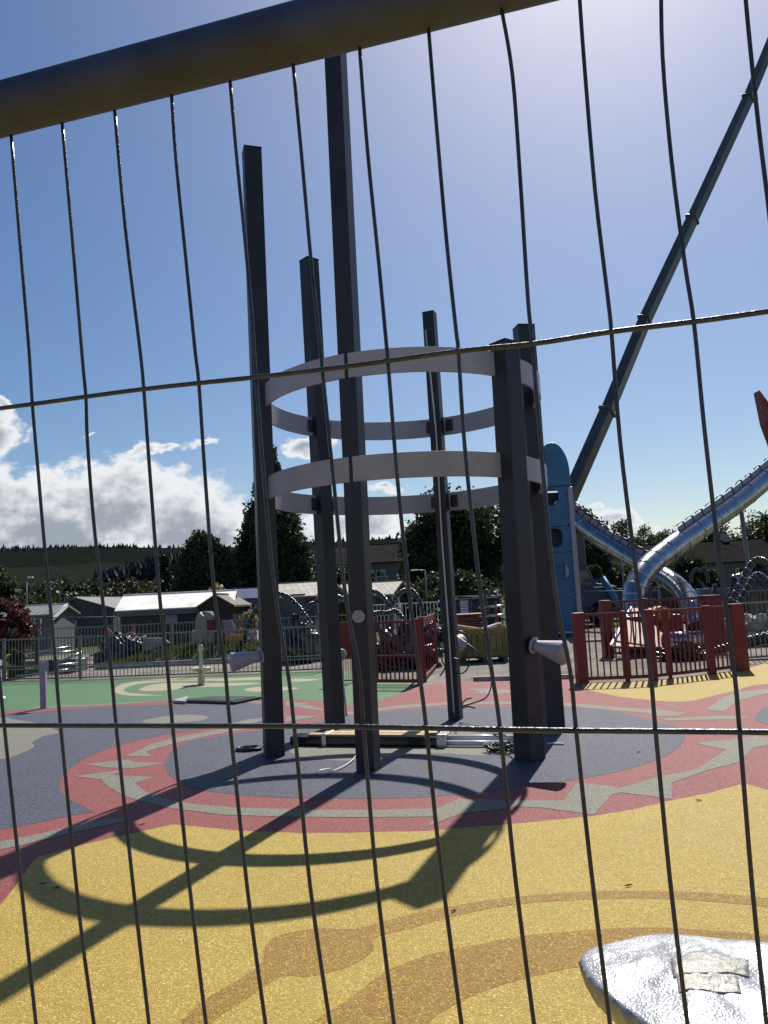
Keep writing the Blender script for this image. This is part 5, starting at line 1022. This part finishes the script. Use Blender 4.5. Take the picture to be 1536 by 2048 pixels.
# ------------------------------------------------------------------ yard objects: right
ax = [at(1222, 1292, 16.6), at(1262, 1216, 18.8)]; T = thing('ramp_board', tuple(ax[0][:2]) + (0,), 'brown sloping ramp with a pale chipped edge behind the red fence', 'ramp')
mb = MB(); A, B_ = Vector(ax[0]), Vector(ax[1]); mb.prism([A, B_, B_ + Vector((1.0, .3, -.05)), A + Vector((1.3, .3, -.1))], (0, 0, -.05)); mb.build('deck', M['rusty'], T); mb = MB(); mb.bar(A + Vector((0, -.02, .02)), B_ + Vector((0, -.02, .02)), .05, .04); mb.build('edge', M['plastic'], T)
for q in (A + Vector((.3, .2, 0)), A + Vector((1.0, .3, 0))): mb = MB(); mb.box((q.x, q.y, q.z / 2), (.06, .06, max(.1, q.z))); mb.build('leg', M['rusty'], T)
p = at(1360, 1270, 17.0); T = thing('steel_cylinder', (p[0], 17, 0), 'large silver pipe section lying on blocks behind the red fence', 'pipe'); mb = MB(); mb.tube([at(1332, 1282, 16.9), at(1400, 1280, 17.1)], .19, 24); mb.build('barrel', M['steel'], T)
for x in (1345, 1388): q = at(x, 1290, 17); mb = MB(); mb.box((q[0], 17, q[2] / 2 - .02), (.15, .4, max(.1, q[2] - .1))); mb.build('block', M['boards'], T)
p = gr(1372, 1322); heap('plastic_heap', 'small crumpled black plastic heap at the foot of the red fence', 'heap', (p[0], p[1] + .2), (.42, .3, .26), M['blackgloss'], bumps=13, amp=.3, seed=1.8)
hoop('black ribbed pipe lying toward the thick right post', [(1395, 1318), (1415, 1306), (1440, 1299), (1462, 1293)], 16.2, .09)
hoop('long black ribbed pipe lying behind the right railing', [(1480, 1288), (1510, 1282), (1550, 1272), (1600, 1262)], 15.5, .13)
p = at(1500, 1260, 18.5); heap('rubble_heap', 'grey rubble heap behind the railing at the right edge', 'heap', (p[0] + .5, 18.8), (1.4, .6, .62), M['rock'], bumps=15, amp=.2, seed=.2)
p = at(1505, 1215, 24); heap('plastic_heap', 'tall heap of glossy black pipes and film at the right edge', 'heap', (p[0] + .4, 24.4), (1.2, .7, 1.75), M['blackgloss'], bumps=6, amp=.12, seed=2.9)
p = at(1318, 1290, 18.2); T = thing('orange_machine', (p[0], 18.2, 0), 'orange drum shaped roller between the slide exits', 'machine'); c_ = at(1324, 1222, 18.2); mb = MB(); mb.tube([(c_[0] - .02, 18.05, c_[2] - .06), (c_[0], 18.5, c_[2] - .06)], .17, 24); mb.build('drum', M['orange'], T)
mb = MB(); mb.box((p[0] - .1, 18.4, .42), (1.3, .6, .84)); mb.build('body', M['rusty'], T, bevel=.05); mb = MB(); mb.bar((c_[0] + .1, 18.2, c_[2]), (c_[0] + .5, 18.2, c_[2] - .3), .06, .06); mb.build('arm', M['charcoal'], T)
for dx in (-.5, .3): mb = MB(); mb.tube([(p[0] + dx, 18.05, .2), (p[0] + dx, 18.25, .2)], .2, 18); mb.build('wheel', M['black'], T)
# banner on the far fence (lettering as far as it can be read)
p = at(1408, 1189, 26.5); T = thing('banner', (p[0], 26.5, 0), 'pale banner with faint dark letters on the fence right of the slide', 'banner'); mb = MB(); vs = []
for i in range(13):
    for j in range(5): vs.append((p[0] - .32 + .64 * i / 12, 26.48 + .02 * math.sin(i * 1.1 + j), p[2] + .2 - .42 * j / 4 + .015 * i / 12))
mb.add(vs, [(i * 5 + j, (i + 1) * 5 + j, (i + 1) * 5 + j + 1, i * 5 + j + 1) for i in range(12) for j in range(4)], True); bo = mb.build('sheet', M['lilac'], T); bo.modifiers.new('solid', 'SOLIDIFY').thickness = .008
fc = bpy.data.curves.new('lettering', 'FONT'); fc.body = 'SALE'; fc.size = .17; fc.align_x = 'CENTER'; fc.extrude = .003; fo = bpy.data.objects.new('lettering', fc); COL.objects.link(fo); dg = bpy.context.evaluated_depsgraph_get(); me = bpy.data.meshes.new_from_object(fo.evaluated_get(dg)); bpy.data.objects.remove(fo)
lo = bpy.data.objects.new('lettering', me); COL.objects.link(lo); lo.parent = bo; lo.rotation_euler = (rad(90), 0, 0); lo.location = (.06, -.06, p[2] + .02); me.materials.clear(); me.materials.append(M['navy'])
for sx in (-.33, .33): mb = MB(); mb.tube([(p[0] + sx, 26.55, 0), (p[0] + sx, 26.55, p[2] + .22)], .022, 8); mb.build('stake', M['galv'], T)
# trailers and containers that fill the yard edge behind the slides
for (xa, xb, y0, y1, Y_, m, lb) in [(1165, 1262, 1185, 1222, 36, 'lilacwall', 'pale low trailer behind the blue crane truck'), (1300, 1375, 1180, 1225, 35, 'charcoal', 'dark skip behind the slide exits'), (890, 1000, 1205, 1240, 34, 'charcoal', 'dark container behind the mesh fence above the crate')]:
    a = at(xa, y0, Y_); b_ = at(xb, y0, Y_); T = thing('container', ((a[0] + b_[0]) / 2, Y_ + .8, 0), lb, 'container'); h_ = a[2]; mb = MB(); mb.box(((a[0] + b_[0]) / 2, Y_ + .8, h_ / 2 + .1), (b_[0] - a[0], 1.6, h_ - .1)); mb.build('body', M[m], T, bevel=.04)
    mb = MB(); mb.box(((a[0] + b_[0]) / 2, Y_ + .8, h_ + .09), (b_[0] - a[0] + .08, 1.68, .06)); mb.build('rim', M['white'] if m == 'lilacwall' else M['galv'], T)
    mb = MB(); n_ = 9
    for i in range(n_): mb.box((a[0] + (b_[0] - a[0]) * (i + .5) / n_, Y_ - .02, h_ / 2 + .1), (.07, .05, h_ - .2))
    mb.build('rib', M[m], T)
